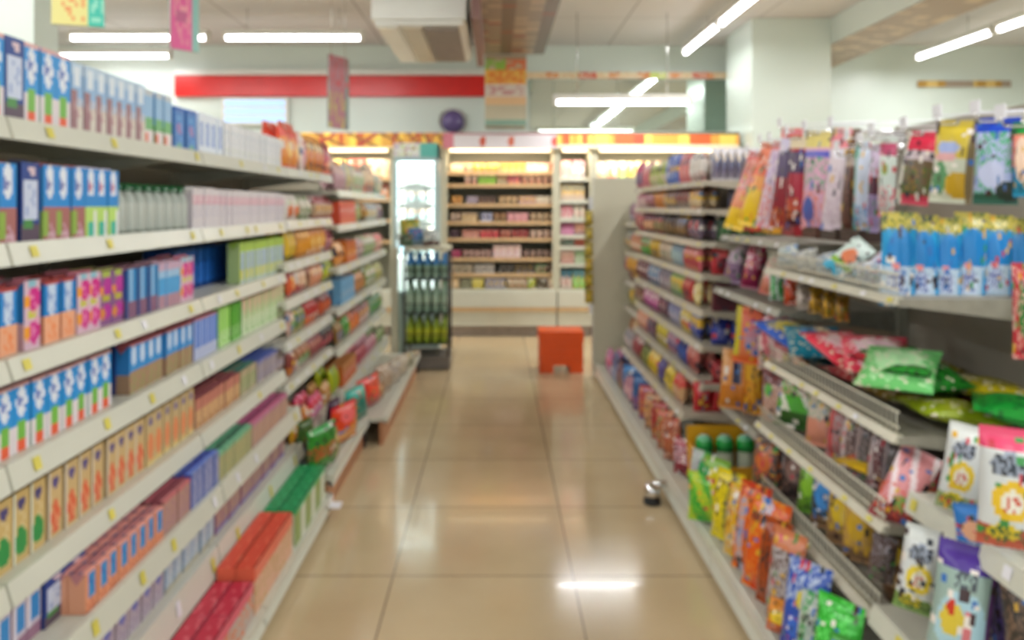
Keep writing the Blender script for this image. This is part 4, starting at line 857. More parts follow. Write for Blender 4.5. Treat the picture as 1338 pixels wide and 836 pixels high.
deck(1.25, Y0, [(590, 604, 'orange pouches', 'e8a858', 'd89048', 'f0c890', 13), (610, 624, 'lilac boxes', 'b8a8b8', 'c8b8c8', 'a898a8', 0), (625, 648, 'dark brown boxes', '604838', '785848', '8a6a50', 1), (651, 676, 'tan pots', 'c8a880', 'd8b890', 'b89068', 20), (678, 700, 'pink boxes', 'c89898', 'd8a8a8', 'b88088', 0), (701, 726, 'cream boxes', 'd8c8a8', 'c8b890', 'e0d4c0', 1)], w_ % 'third', .075)
deck(1.08, Y0, [(588, 602, 'cream and pink pots', 'd8b8a8', 'e0c8b8', 'c8a090', 20), (603, 624, 'tan boxes', 'c8a878', 'b89060', 'd8c098', 0), (628, 643, 'lavender boxes', 'b8b8d0', 'c8c8dc', 'a0a0c0', 1), (644, 662, 'brown pots', '987858', 'b89070', '806048', 20), (663, 690, 'rosy boxes', 'c87880', 'd89898', 'd8b0b0', 0), (692, 726, 'beige pots', 'c0a080', 'd0b898', 'b08868', 20)], w_ % 'fourth', .085)
deck(.92, Y0, [(588, 600, 'dark purple boxes', '482c38', '584048', '3c2430', 0), (604, 626, 'salmon boxes', 'd09080', 'e0a898', 'c07868', 1), (627, 652, 'red boxes', 'c04048', 'd06058', 'a83038', 0), (654, 667, 'coral pots', 'd87868', 'e0a090', 'c86050', 20), (668, 690, 'brick red pouches', 'b85050', 'c87868', 'a04048', 11), (692, 726, 'cream and pink pots', 'd8b0a0', 'e0c8b8', 'c89888', 20)], w_ % 'fifth', .08)
deck(.73, Y0, [(588, 602, 'magenta boxes', 'b8305c', 'c84870', '902850', 0), (604, 642, 'pink tan pots', 'b89088', 'c8a8a0', 'a87878', 20), (644, 681, 'tall pink boxes', 'd8a8a8', 'e0c0b8', 'd0b0b8', 0, .12), (683, 726, 'grey brown pots', '98786c', 'a89088', '786058', 20)], w_ % 'sixth', .075)
deck(.58, Y0, [(590, 618, 'grey tan boxes', 'a89880', 'b8a890', '887860', 0), (620, 646, 'white boxes', 'c0b8b0', 'd0c8c0', 'a8a098', 1), (652, 672, 'black boxes', '38322c', '484038', '585048', 0), (673, 698, 'charcoal boxes', '403830', '504840', '988058', 1), (699, 715, 'dark green boxes', '4a6838', '607c48', '8a9850', 0), (717, 726, 'brown box', '806048', '987860', '604830', 1)], w_ % 'seventh', .085)
deck(.442, 7.47 + .1, [(586, 600, 'straw coloured boxes', 'd0b080', 'c8a068', 'e0c8a0', 0), (602, 616, 'sage boxes', '8a8868', 'a0a080', '706c50', 1), (617, 632, 'yellow boxes', 'c8b850', 'd8c870', 'b8a040', 0), (634, 660, 'lavender grey boxes', '989098', 'a8a4b0', '807880', 1), (662, 688, 'tan boxes', 'a8906c', 'b8a080', '887050', 0), (689, 700, 'lime boxes', 'a0a838', 'b0b850', '808828', 0), (702, 714, 'dark brown boxes', '584c38', '6c5c48', '48402c', 1), (716, 726, 'cream boxes', 'c8b490', 'd8c8a8', 'b8a078', 0)], w_ % 'lowest', .09)
Y1 = 7.47 + .15; w_ = 'the %s shelf of the narrow milk box chiller'
deck(1.50, Y1, [(733, 746, 'pink and white cartons', 'e0a8a0', 'f0e0d8', 'd87878', 1), (747, 764, 'white and lilac cartons', 'e8dcd8', 'c898a0', 'f0e8e4', 0)], w_ % 'top', .17)
deck(1.285, Y1, [(733, 764, 'cream cartons with blue tops', 'e8c8a8', '688c98', 'f0dcc8', 0)], w_ % 'second', .15, .05)
deck(1.11, Y1, [(733, 748, 'rose and white cartons', 'd898a0', 'e8d0c8', 'c87080', 1), (749, 764, 'green and cream cartons', 'd8c0a8', '88a890', 'e8d8c8', 5)], w_ % 'third', .12, .05)
deck(.95, Y1, [(733, 750, 'orchid pink boxes', 'c878a0', '985070', 'd8a0b8', 0), (751, 764, 'orange and purple boxes', 'c08060', '806078', 'd89868', 1)], w_ % 'fourth', .115, .05)
deck(.84, Y1, [(733, 750, 'dark green cartons', '3c6858', '507c68', 'b8a8a0', 1), (751, 764, 'rust boxes', 'b05038', 'c07050', '803028', 0)], w_ % 'fifth', .075, .05)
deck(.675, Y1, [(733, 750, 'salmon cartons', 'd0a090', 'c08078', 'e0c0b0', 1), (751, 764, 'mint cartons', 'a8c098', '90b080', 'c8d0b8', 0)], w_ % 'sixth', .12, .05)
deck(.442, Y1 - .05, [(733, 747, 'cream and blue cartons', 'd0b8a8', '3c6878', 'e0ccc0', 0), (748, 764, 'grass green cartons', '88b860', '507c80', 'a8c880', 0)], w_ % 'lowest', .17, .05)
w_ = 'the top shelf of the back right chiller'
deck(1.47, Y1, [(780, 790, 'pale cartons', 'e8dcc8', 'c8d8a0', 'd8b0a0', 1), (792, 806, 'orange disc cartons', 'f0d8c0', 'f08850', 'e8c8b0', 3), (808, 818, 'lime cartons', 'c8dc80', 'e8e8d0', 'a8c850', 0), (820, 850, 'yellow pouches', 'e8d888', 'd8c060', 'f0e8c0', 13), (852, 884, 'cream cartons', 'ecdcc0', 'd8c098', 'f4e8d8', 0), (886, 918, 'light yellow cartons', 'e4dc90', 'd0c868', 'f0ecc0', 1), (920, 950, 'tan pouches', 'd8c0a0', 'b89068', 'e8d8c0', 10)], w_, .19, .08)
w_ = 'the top shelf of the back left chiller'
deck(1.50, Y1, [(375, 398, 'orange pouches', 'e08848', 'd86838', 'f0b878', 13), (400, 428, 'amber boxes', 'e0a050', 'c88038', 'f0c888', 0), (430, 452, 'yellow pouches', 'd8b838', 'c0a030', 'e8d070', 11), (454, 478, 'red-orange boxes', 'e07858', 'd85840', 'f0a888', 0), (480, 508, 'cream boxes', 'f0d8b8', 'e8c8a0', 'f8e8d0', 1)], w_, .18, .09)
w_ = 'the second shelf of the back left chiller'
deck(1.30, Y1, [(440, 475, 'salmon boxes', 'e09878', 'd88868', 'f0b8a0', 0), (478, 508, 'brown topped orange boxes', 'f0a878', '985848', 'e89868', 0)], w_, .15, .09)

# ------------------------------------------------------------------ right side, sweets bay
R3z = [ep(s, .9) + .03 for s in (-.083, .054, .215, .375, .55, .72, .905)]
nn = 'shelf of the right sweets bay'
sb, cb_ = 'sweets_bag', 'chocolate_bag'
sweets(1, R3z[0], .9, [(832, 839, 'magenta and navy bags', 'b83068', '383868', 'd86890', 5, .17), (840, 849, 'rose pink bags', 'd07080', 'e0a0a0', 'b85068', 0, .15), (850, 870, 'lime green bags', 'a8c048', 'd8c8b8', '88a030', 2, .14), (871, 887, 'bright blue bags', '2858b8', '4070c8', 'b8c0d8', 1, .16), (888, 902, 'coral pink bags', 'd86870', 'e08888', '906070', 3, .15), (903, 917, 'white bags', 'd8d0c8', 'c8b0a8', 'e8e4e0', 1, .14)], 'top ' + nn, w=.11, name=sb)
sweets(1, R3z[1], .9, [(834, 845, 'pale rose bags', 'c8a0a0', 'b87888', 'd8c0c0', 0), (846, 856, 'wine bags', '905060', 'a87078', 'c090a0', 2), (857, 868, 'tangerine bags', 'd88030', 'c07028', 'e0a060', 3), (869, 884, 'brown and grey bags', '886050', '8a8078', 'b09080', 1), (885, 901, 'dull red bags', '8a4840', 'b0a090', 'a06858', 1), (902, 916, 'cream and peach bags', 'd0b890', 'd89870', 'c0a888', 0)], 'second ' + nn, .10, name=sb)
sweets(1, R3z[2], .9, [(832, 842, 'deep red bags', '882838', 'a04048', 'c08878', 0), (843, 854, 'peach bags', 'c89068', '703850', 'd8a880', 0), (855, 868, 'olive bags', '7a6840', '503848', '98885c', 0), (869, 884, 'dark gold bags', '6a5028', '302028', '987838', 0), (885, 900, 'chocolate brown bags', '503424', '806030', '3c2820', 3), (901, 916, 'aubergine bags', '6a5868', '382838', '8a7888', 0)], 'third ' + nn, .115, name=cb_, cat='chocolate')
sweets(1, R3z[3], .9, [(813, 824, 'grey green bags', '90988c', '708070', 'b09088', 1), (825, 838, 'cream orange bags', 'c89070', 'b87048', 'd8b090', 0), (839, 850, 'green bags', '3c8828', '58a048', '80a870', 3), (851, 862, 'golden yellow bags', 'c8a020', 'b08818', 'd8b848', 1), (863, 878, 'beige bags', 'b8a088', '909078', 'c8b8a0', 2), (879, 893, 'pale blue bags', '90a8b0', '708898', 'a8c0b8', 0), (894, 914, 'pink-red bags', 'c86068', 'a83840', 'd89088', 3)], 'fourth ' + nn, .12, name=sb)
sweets(1, R3z[4], .9, [(811, 820, 'dusty pink bags', 'b87078', 'c89090', '986068', 0), (821, 832, 'mustard bags', 'c88c18', 'b07810', 'd8a848', 1), (833, 847, 'maroon bags', '703040', '904858', '582430', 3), (848, 862, 'steel blue bags', '6a8aa8', '486888', 'c8b8c0', 1), (863, 877, 'grey lilac bags', '908890', '706878', 'b0a8b0', 0), (878, 892, 'apple green bags', '78a038', '90b058', 'c0a088', 0), (893, 905, 'tomato red bags', 'b83838', 'a02c30', 'd08070', 3), (906, 914, 'straw yellow bags', 'd8c078', 'c0a860', 'e0d098', 2)], 'fifth ' + nn, .12, name=sb)
sweets(1, R3z[5], .9, [(831, 842, 'umber bags', '7c5040', '604030', '987060', 0), (843, 860, 'violet magenta bags', 'a83080', '802868', 'c060a0', 1), (861, 874, 'dark plum bags', '483040', '684858', '806878', 3), (875, 890, 'silver violet bags', '9898b0', '7878a0', 'b8b0c0', 0), (891, 902, 'lemon yellow bags', 'd0b838', 'b8a028', 'e0d080', 3), (903, 914, 'mid blue bags', '4858a0', '303c88', '7080b8', 1)], 'sixth ' + nn, .125, name=sb)
sweets(1, R3z[6], .9, [(834, 846, 'pink orange bags', 'c87868', '985060', 'd8a080', 1), (847, 858, 'plum bags', '604058', '403048', '886880', 0), (859, 872, 'acid yellow bags', 'b8a820', 'a09018', 'd0c048', 3), (873, 886, 'mauve bags', '806888', '504870', 'a090a8', 2), (887, 898, 'royal blue bags', '2850a0', '182c70', '5078b8', 0), (899, 911, 'brick pink bags', 'c07068', 'a84848', 'd09890', 3)], 'seventh ' + nn, .13, name=sb)
sweets(1, .33, .815, [(818, 828, 'grey white bags', 'a8a0a0', '888080', 'c8c0c0', 0), (829, 838, 'garnet bags', '802c38', '602028', 'a05860', 1), (839, 848, 'moss bags', '687038', '505c30', '889050', 0), (849, 860, 'sunflower yellow bags', 'd0b018', 'b89c10', 'e0c850', 3), (861, 869, 'indigo bags', '403878', '302860', '6860a0', 1), (870, 880, 'canary yellow bags', 'd0b828', 'c0a420', '9a8838', 2), (881, 892, 'beige red bags', 'b89068', 'c04840', 'd0b090', 0)], 'eighth ' + nn, .12, name=cb_, cat='chocolate')
# goods seen end-on at the near end of each shelf
def endrow(z, X0, X1, d, n, label0, c1, c2, c3, k, h, nm_='sweets_bag', cat='sweets', box=False):
    ww = (X1 - X0) / n; label = label0.replace('bags', 'bag').replace('packs', 'pack').replace('boxes', 'box')
    me = box_mesh('er' + c1 + c2, ww - .006, h, .05, B2(c1, c2, c3, k), [('bg', c1)], [('bg', c2)], (8, 9)) if box else bag_mesh('er%s%s%d' % (c1, c2, k), ww, h, .05, B2(c1, c2, c3, k), nu=9, nv=12)
    for i in range(n): put(nm_, me, (X0 + (i + .5) * ww, d + .045, z + .002), R.uniform(-.1, .1), label, cat, label)
en = ' at the near end of the %s right sweets shelf'
endrow(R3z[0], .95, 1.25, 3.43, 9, 'slim violet grey stick packs' + en % 'top', '8a8498', 'c8c4c8', '504868', 0, .145, 'stick_pack')
endrow(R3z[1], 1.02, 1.28, 3.43, 3, 'navy bags' + en % 'second', '4a4a60', '38384c', '70708a', 2, .095)
endrow(R3z[2], .97, 1.28, 3.43, 4, 'dark green bags' + en % 'third', '28442c', '3c6438', '182c20', 3, .12)
endrow(R3z[3], .95, 1.25, 3.43, 3, 'crimson bags' + en % 'fourth', 'b82c34', '8a1c28', 'd86060', 3, .13)
endrow(R3z[4], .95, 1.28, 3.43, 3, 'dark maroon boxes' + en % 'fifth', '602430', '481c28', '806038', 3, .12, 'chocolate_box', 'chocolate', True)
endrow(R3z[5], .95, 1.28, 3.43, 4, 'blue violet bags' + en % 'sixth', '3848a0', '202c78', '6870b0', 0, .125)
endrow(R3z[6], .95, 1.28, 3.43, 4, 'red packs' + en % 'seventh', 'a83038', '801c28', 'c87070', 1, .10)
endrow(.33, .87, 1.2, 3.43, 4, 'scarlet bags' + en % 'eighth', 'c02830', '981c28', 'd85860', 3, .13)
nn = 'shelf of the short farthest right bay'
R4z = [ep(s, .93) + .03 for s in (.16, .38, .6, .80, 1.02)]
for z_, w2, args in zip(R4z, ('top', 'second', 'third', 'fourth', 'lowest'), ((('lilac and plum bags', '906880', 'c0b8c8', '704c60', 1), ('rose bags', 'b88088', 'c8a0a8', '986070', 0)), (('pinkish bags', 'b89890', 'a87878', 'c8b0a8', 0), ('ash bags', 'a8a098', '888078', 'c0b8b0', 1)), (('pink brown bags', 'a87070', '806058', 'c09088', 2), ('mustard brown bags', 'b88830', '8a6838', 'c8a860', 0)), (('yellow olive bags', 'b0a048', '908838', 'c8bc78', 3), ('khaki bags', 'a09868', '888058', 'b8b088', 0)), (('brown orange bags', 'a06c48', '784838', 'c09060', 1), ('tan striped bags', 'b89060', '986848', 'd0b088', 2)))):
    sweets(1, z_, .93, [(819, 827, *args[0]), (828, 838, *args[1])], w2 + ' ' + nn, .14, w=.12)
# bottom tray, right, far part
zb = .097
sweets(1, zb, .74, [(793, 799, 'pink and blue bags', 'c86890', '5868a8', 'd8a0b8', 2, .16), (800, 806, 'blue grey bags', '8090b0', '607098', 'a8b0c0', 0, .18), (807, 815, 'brown violet bags', '785868', '806040', '988070', 1, .17), (816, 824, 'pale pink bags', 'd0a0a8', 'b88090', 'e0c0c4', 0, .15)], 'right base tray at its far end', w=.12)
def rb(label, ops, b0, t0, w, d, a=60, th=.06, name='snack_bag', cat='snack bag', dt=0, hole=False, gusset=False, mesh=None): return bag(name, cat, label, ops, b0, t0, w, d, a, th, dt, hole, gusset, None, mesh)
def on(z, px, X): d = F * X / abs(px - CX); return d, CY + (H - z) * F / d
def rs(label, ops, px, X, z, hpx, wpx, a=65, th=.06, dx=0, lean=.03, name='snack_bag', cat='snack bag', **k):
    d, y = on(z + .013, px, X); return bag(name, cat, label, ops, (px, y), (px + dx, y - hpx), wpx, d, a, th, lean, **k)
rs('large blue bag on the right base tray far down the aisle', [('bg', '1c5c98'), ('b', .75, 1.01, '2878b8'), ('m', .1, .1, .9, .5, '8a6088', .3)], 826, .80, zb, 42, 24, 60)
rs('second blue and violet bag on the right base tray', [('bg', '205890'), ('b', 0, .4, '6a5890'), ('m', 0, 0, 1, .4, 'a04860', .3)], 838, .80, zb, 46, 22, 60)
for i, (px, c, l) in enumerate(((846, 'b8484c', 'red'), (854, 'c89868', 'tan'), (862, 'a83030', 'dark red'), (870, 'c07848', 'copper'), (878, 'b06038', 'rust'))):
    rs('%s speckled sweets bag in the row on the right base tray' % l, [('bg', c), ('m', 0, 0, 1, 1, 'd0b090', .3), ('m', 0, 0, 1, 1, '803030', .25)], px, .80 - i * .005, zb, 44 + i * 3, 22, 60, name='sweets_bag', cat='sweets')

# yellow card display with green capped jars, on the tray of the peg bay
dsp = thing('card_display', 'yellow cardboard display tray with green lidded jars on the right base tray', 'display', (.80, 3.16, .097))
b = MB(); yel = lin('d89c18'); b.box(0, .36, .14, .15, 0, .22, yel).box(0, .01, 0, .15, 0, .16, yel).box(.35, .36, 0, .15, 0, .16, yel).box(0, .36, 0, .01, 0, .09, yel).box(0, .36, 0, .15, 0, .008, yel)
b.build('card_tray', M['carton'], dsp)
jb = MB().lathe([(.001, 0), (.034, 0), (.036, .02), (.036, .12), (.03, .135)], 16, [lin(c) for c in ('b0b0a0', 'c8c8b8', 'b8c0a8', 'a8b098')]).mesh('jar_body', M['film'])
jl = MB().lathe([(.036, .13), (.037, .15), (.033, .175), (.018, .19), (.001, .193)], 16, [lin(c) for c in ('107830', '18983c', '68b888', 'a8c8c0')]).mesh('jar_lid', M['film'])
for i in range(4):
    o = thing('sweets_jar', 'green lidded jar standing in the yellow card display', 'jar', (.80 + .055 + i * .084, 3.16 + .075, .106), 0, 'jars in the yellow display')
    for n_, me in (('jar', jb), ('lid', jl)):
        c = bpy.data.objects.new(n_, me); COL.objects.link(c); c.parent = o
# red front packs before the display
rs('crimson and white pack at the bumper foot on the right tray', [('bg', '8c1c30'), ('m', 0, .3, 1, 1, 'd8c0c8', .4), ('b', .8, 1.01, 'a84858')], 897, .80, zb, 46, 34, 50)
# the yellow and orange tall bags above the display
rs('tall orange bag with a navy bottle print under the peg bay', [('bg', 'd89048'), ('r', .35, .45, .65, .95, '1c2450'), ('c', 0, .2, 'e0a870'), ('b', 0, .4, 'c87820')], 960, .985, .384, 78, 44, 20, dx=6)
rs('tall golden bag right of the navy bottle print', [('bg', 'd8a020'), ('m', 0, 0, 1, .5, 'c86820', .3), ('b', .85, 1.01, 'd8603c')], 985, 1.04, .38, 90, 26, 20, dx=2)
rb('orange edged packet hanging in front of the peg bay', [('bg', 'e07848'), ('c', 0, .12, 'c8b828'), ('b', 0, .14, 'e8682c'), ('d', .6, .45, .35, .3, 'b890a8'), ('m', .2, .5, 1, 1, 'd85858', .35)], (981, 476), (988, 402), 50, 2.95, 15, .03, 'hanging_packet', 'packet')
rb('pink and white packet hanging behind the orange edged one', [('bg', 'd8848c'), ('s', .5, 0, .4, .15, 'e8d0d0'), ('m', 0, 0, 1, 1, 'b84858', .3)], (1014, 470), (1018, 404), 42, 2.8, 15, .03, 'hanging_packet', 'packet')

# long sweet bags hanging on the peg hooks
HB = [
 ('coral topped bag with yellow base, leftmost of the hanging sweet bags', [('bg', 'd8a898'), ('b', 0, .28, 'e8c020'), ('b', .28, .5, 'e08858'), ('m', 0, .5, 1, 1, 'd85868', .35), ('b', .9, 1.01, 'd87878')], (957, 300), (992, 200), 26),
 ('orange-red bag with bright yellow base second from the left', [('bg', 'e0602c'), ('b', 0, .45, 'e8c010'), ('b', .45, .6, 'e89838'), ('m', 0, .7, 1, 1, 'e8c8b8', .3)], (976, 296), (1009, 188), 26),
 ('hanging bag of white and lavender film left of the purple ones', [('bg', 'd8c8d8'), ('m', 0, 0, 1, .5, 'd86858', .35), ('m', 0, .5, 1, 1, 'b898c8', .3), ('b', .9, 1.01, 'd88888')], (998, 298), (1022, 186), 24),
 ('hanging bag with red header, purple middle and crimson base', [('bg', '402058'), ('b', 0, .5, '8c1828'), ('b', .76, .9, 'd0c8e0'), ('b', .9, 1.01, 'd82c38'), ('m', 0, 0, 1, .2, 'd07030', .35)], (1018, 298), (1036, 168), 28),
 ('slim dark purple and red hanging bag', [('bg', 'a82038'), ('b', .6, .85, '38184c'), ('b', 0, .2, '501828'), ('m', 0, .1, 1, .35, 'c86838', .4), ('b', .88, 1.01, 'd8c8a8')], (1038, 300), (1046, 178), 26),
 ('hanging bag of mixed pink, violet and yellow print', [('bg', 'd8a8c0'), ('m', 0, 0, 1, .4, 'e08870', .35), ('d', .3, .2, .25, .12, '5860a8'), ('m', 0, .4, 1, .8, '60a878', .25), ('b', .72, .8, '6060c0'), ('b', .85, 1.01, 'd8c878')], (1063, 300), (1070, 172), 34),
 ('white bag with pink header and brown edge among hanging bags', [('bg', 'd8c8d0'), ('b', .8, 1.01, 'e08890'), ('d', .5, .75, .3, .06, 'e8e4f0'), ('c', .72, 1.01, '70503c'), ('m', 0, 0, .7, .6, 'c0a8b8', .3)], (1090, 302), (1106, 168), 38),
 ('narrow dark brown hanging bag', [('bg', '4a3028'), ('m', 0, 0, 1, 1, '805040', .3), ('b', .85, 1.01, 'a89890')], (1108, 306), (1114, 200), 17),
 ('pale blue and white slim hanging bag', [('bg', 'c8d0e0'), ('c', 0, .3, '80b0a8'), ('m', 0, 0, 1, .3, '3888b8', .35)], (1124, 304), (1128, 186), 20),
 ('slim violet and maroon hanging bag', [('bg', '9a88b0'), ('b', .45, .65, '583040'), ('b', .65, 1.01, 'c8b8d0')], (1140, 304), (1146, 190), 16),
 ('white green bag with pink header right of the violet one', [('bg', 'd0dcd4'), ('m', 0, 0, 1, .4, 'd86878', .35), ('b', .78, .95, 'b04868'), ('d', .5, .6, .2, .08, '88b040')], (1157, 284), (1162, 180), 22),
 ('hanging bag with wide red header and olive brown contents', [('bg', '6a5840'), ('b', .72, 1.01, 'd02848'), ('b', .6, .72, 'c0b0b8'), ('b', 0, .12, 'd04058'), ('m', 0, .15, 1, .5, 'b07830', .35), ('m', 0, .15, 1, .5, '50682c', .3), ('c', 0, .2, 'c8c8b8')], (1190, 268), (1206, 172), 44),
 ('large yellow bag with a blue oval and green leaves hanging', [('bg', 'c8ccb8'), ('b', .55, 1.01, 'd0b838'), ('d', .4, .66, .28, .08, '98a8d8'), ('d', .35, .55, .3, .05, 'd8a0a0'), ('d', .25, .3, .2, .2, '5a9060'), ('d', .7, .22, .3, .16, 'c8a020'), ('c', .88, 1.01, '786848')], (1240, 266), (1252, 158), 56),
 ('large white and green bag with deep blue header hanging', [('bg', 'a8b4dc'), ('b', .85, 1.01, '1848c8'), ('m', 0, 0, 1, .85, '50a880', .35), ('d', .45, .35, .3, .15, 'c0c8e8'), ('b', 0, .15, '205848'), ('d', .8, .15, .25, .12, '102c28')], (1300, 268), (1304, 154), 60),
 ('orange and teal bag cut by the right edge of the view', [('bg', 'e8806c'), ('b', 0, .4, '1888b0'), ('d', .5, .5, .3, .3, 'f0d0b8'), ('b', .85, 1.01, '1c8838')], (1338, 258), (1338, 160), 30),
]
pegs = []
for i, (l, ops, b0, t0, w) in enumerate(HB):
    X = 1.06; d = F * X / (t0[0] - CX)
    d = max(d, 1.62)
    o = rb(l, ops, b0, t0, w, d, 45, .05, 'hanging_sweets_bag', 'sweets', hole=True)
    pegs.append(P(t0[0], t0[1], d))
    # further bags behind it on the same hook
for i, p in enumerate(pegs):
    pk = thing('peg_hook', 'chrome peg hook holding the %s' % HB[i][0].split(',')[0].replace('hanging ', ''), 'hook', (p.x, p.y, p.z - .008), 0, None)
    pk['label'] = ' '.join(('chrome hook of the ' + HB[i][0].split(',')[0]).split()[:15])
    MB().tube((-.04, 0, 0), (1.355 - p.x, 0, 0), .0025, 6).tube((-.04, 0, 0), (-.05, 0, .02), .0025, 6).build('wire_arm', M['chrome'], pk)
    MB().tube((-.045, 0, .02), (1.355 - p.x, 0, .035), .002, 6).box(-.05, -.047, -.017, .017, .015, .045).build('price_tag', M['tagw'], pk)

# dark tray under the hanging bags with small sachets
for i, (c, l) in enumerate((('c84030', 'red'), ('d8a030', 'amber'), ('a02830', 'dark red'), ('5a3428', 'brown'), ('403028', 'dark brown'), ('4a3830', 'umber'))):
    px = 965 + i * 27; d = F * 1.0 / (px - CX)
    me = box_mesh('tr' + c, .12, .035, .16, [('bg', c), ('m', 0, 0, 1, 1, '301c18', .3)], [('bg', c)], [('bg', c), ('m', 0, 0, 1, 1, '502820', .4)], (8, 5))
    put('sachet_box', me, (1.10, d - .02, 1.134) if i < 4 else (1.10, d, 1.134), math.pi / -2, 'low %s sachet box on the tray under the hanging bags' % l, 'sachet box')
for i, (px, c1, c2, l) in enumerate(((955, 'b8a0b8', '8a6888', 'lilac'), (978, 'b81858', '801040', 'magenta'), (1002, 'd8a890', 'c87860', 'peach'), (1020, 'd8c8a0', 'c88870', 'cream'))):
    rs('%s slanting bag below the hanging sweet bags' % l, [('bg', c1), ('b', 0, .4, c2), ('m', 0, .4, 1, 1, 'd8c8c8', .3)], px, 1.02, .888, 62 if i < 2 else 50, 24, 35, dx=14, name='sweets_bag', cat='sweets')
for i, (px, c1, c2, l) in enumerate(((1015, '20a038', 'a8b8b0', 'bright green'), (1034, 'c84818', 'a83818', 'rust orange'), (1050, 'c8b8b0', 'b0a090', 'silver'), (1066, 'c89820', '8a6010', 'ochre'), (1083, 'c8981c', '704c10', 'mustard'), (1100, 'a87818', '584010', 'brown gold'))):
    d, y = on(.888, px, 1.0)
    rs('%s small packet on the shelf below the wire front, right bay' % l, [('bg', c1), ('s', 0, 0, .5, .2, c2), ('m', 0, 0, 1, 1, c2, .2)], px, 1.0, .888, 34, 20, 30, dx=0, name='sweets_packet', cat='sweets')
for i, (px, c1, c2, l) in enumerate(((1001, 'd8b0a8', 'e8c830', 'pink and yellow'), (1025, 'c87878', 'd0b030', 'rose and yellow'), (1047, 'd88030', 'c8b040', 'orange'))):
    rs('%s packet hanging low between the wire shelves' % l, [('bg', c1), ('r', .5, .2, .9, .8, c2), ('m', 0, 0, .5, 1, 'd8c8c0', .3)], px, .99, .625, 44, 22, 30, name='hanging_packet', cat='packet')

# ------------------------------------------------------------------ foreground wire shelves, right
z1, z2, z3, z4 = 1.03, .72, .52, .31
BL = [('bg', '2898d0'), ('b', .82, 1.01, 'c8b850'), ('m', 0, .8, 1, 1, '6a7838', .3), ('d', .5, .6, .4, .22, '1880c8'), ('b', 0, .44, 'b0c8dc'), ('d', .4, .27, .26, .12, '6a74ac'), ('m', .1, .1, .8, .45, 'c8d4e8', .35), ('b', 0, .08, '2a98d4'), ('r', .8, 0, 1, .4, '2898d0'), ('d', .35, .44, .12, .04, 'e08888')]
for i, (px, w, dx) in enumerate(((1172, 48, 4), (1205, 46, -2), (1236, 40, 2), (1264, 46, 6), (1300, 44, 2), (1328, 40, 2))):
    nth = ['leftmost', 'second', 'third', 'fourth', 'fifth', 'rightmost'][i]
    rb('sky blue standing bag with yellow top, %s of the six on the wire shelf' % nth, BL, (px, 400 - (6 if i > 3 else 0)), (px + dx, 278 + (i % 3) * 4), w, 1.86 + .0 * i, 12, .05, 'standing_snack_bag', 'snack bag', gusset=True)
for i, (x, y, l, c1, c2) in enumerate(((1150, 352, 'white', 'd0d0e0', '5878b0'), (1110, 338, 'aqua, orange and lime', 'c8d8d0', 'e08058'))):
    rb('%s packet lying tilted on the wire shelf left of the blue bags' % l, [('bg', c1), ('d', .5, .5, .3, .2, c2), ('b', 0, .2, '38a0c0'), ('b', .2, .32, '88b040')], (x - 24, y + 18), (x + 22, y - 20), 36, 2.1, 20, .03, 'snack_packet', 'snack packet')
for i, (px, c, l) in enumerate(((1030, '98a8a8', 'grey'), (1055, 'b8b8b0', 'silver'), (1080, '7890a8', 'slate blue'), (1105, '5088b8', 'blue'), (1132, 'a8b0c0', 'pale grey'), (1150, '88a0b8', 'blue grey'))):
    rs('small %s sachet behind the wire front of the upper shelf' % l, [('bg', c), ('m', 0, 0, 1, 1, '405068', .3), ('m', 0, 0, 1, 1, 'e0e0d8', .3)], px, .95, z1, 26, 24, 60, name='sachet', cat='sachet')

# second wire shelf: heap of packs lying flat
def flat(label, ops, X, d, z, w, h, rot=0, th=.035, tilt=.12, name='snack_packet', cat='snack packet'):
    BK[0] += 1
    me = bag_mesh(name + str(BK[0]), w, h, th, ops)
    m = Matrix.Translation((X if z > .6 else max(X, 1.0), d, z + th / 2 + (.08 if X < 1.05 and z > .6 else .018))) @ Matrix.Rotation(math.radians(rot), 4, 'Z') @ Matrix.Rotation(tilt - math.pi / 2, 4, 'X') @ Matrix.Translation((0, 0, -h / 2))
    return put(name, me, None, label=label, cat=cat, mx=m)
fl = [('blue and yellow pack at the far left corner of the wire shelf', '2858b8', 'd8c838', .95, 2.54, 0, 20), ('teal pack on the far end of the second wire shelf', '187890', '2090a8', .97, 2.40, 0, -15), ('dark teal pack near the back of the second wire shelf', '186078', '103c50', 1.12, 2.42, .0, 30), ('blue pack behind the teal ones on the wire shelf', '1c6898', '88a860', 1.06, 2.55, .03, -30),
      ('red and white pack nearest the wire front', 'd83048', 'f0c8d0', .96, 2.16, .02, 10), ('second red and white pack beside the bright green ones', 'd84058', 'f4d0d8', .98, 2.03, .03, -20), ('scarlet pack behind the red and white ones', 'd84838', '9a2828', 1.04, 2.27, .0, 35),
      ('dark green pack in the middle of the second wire shelf', '1c7820', '0c4010', 1.02, 1.91, .02, 15), ('light green pack overhanging the wire front', '68b868', 'a8d8a0', .95, 1.86, .03, -35), ('maroon and green pack in the middle of the wire shelf heap', '8a1c30', '506820', 1.12, 2.0, .0, 60),
      ('olive yellow pack lying at the back left of the wire shelf heap', '8a7c18', '5a5010', 1.2, 2.46, 0, 80), ('khaki yellow pack lying along the back of the wire shelf', '9a8c28', 'b8a838', 1.22, 2.28, .02, 95), ('dark yellow pack lying behind the maroon pack', '9c8f1c', '403410', 1.2, 2.10, .01, 85), ('bright yellow pack at the near end of the wire shelf', 'c0b018', '8a8010', 1.2, 1.92, .03, 80), ('yellow green pack at the near edge of the wire shelf', '8c9c18', 'a0a828', 1.06, 1.83, .0, 90), ('brown and yellow pack under the grey back panel', '7a6c20', '402c18', 1.26, 1.85, .0, 70)]
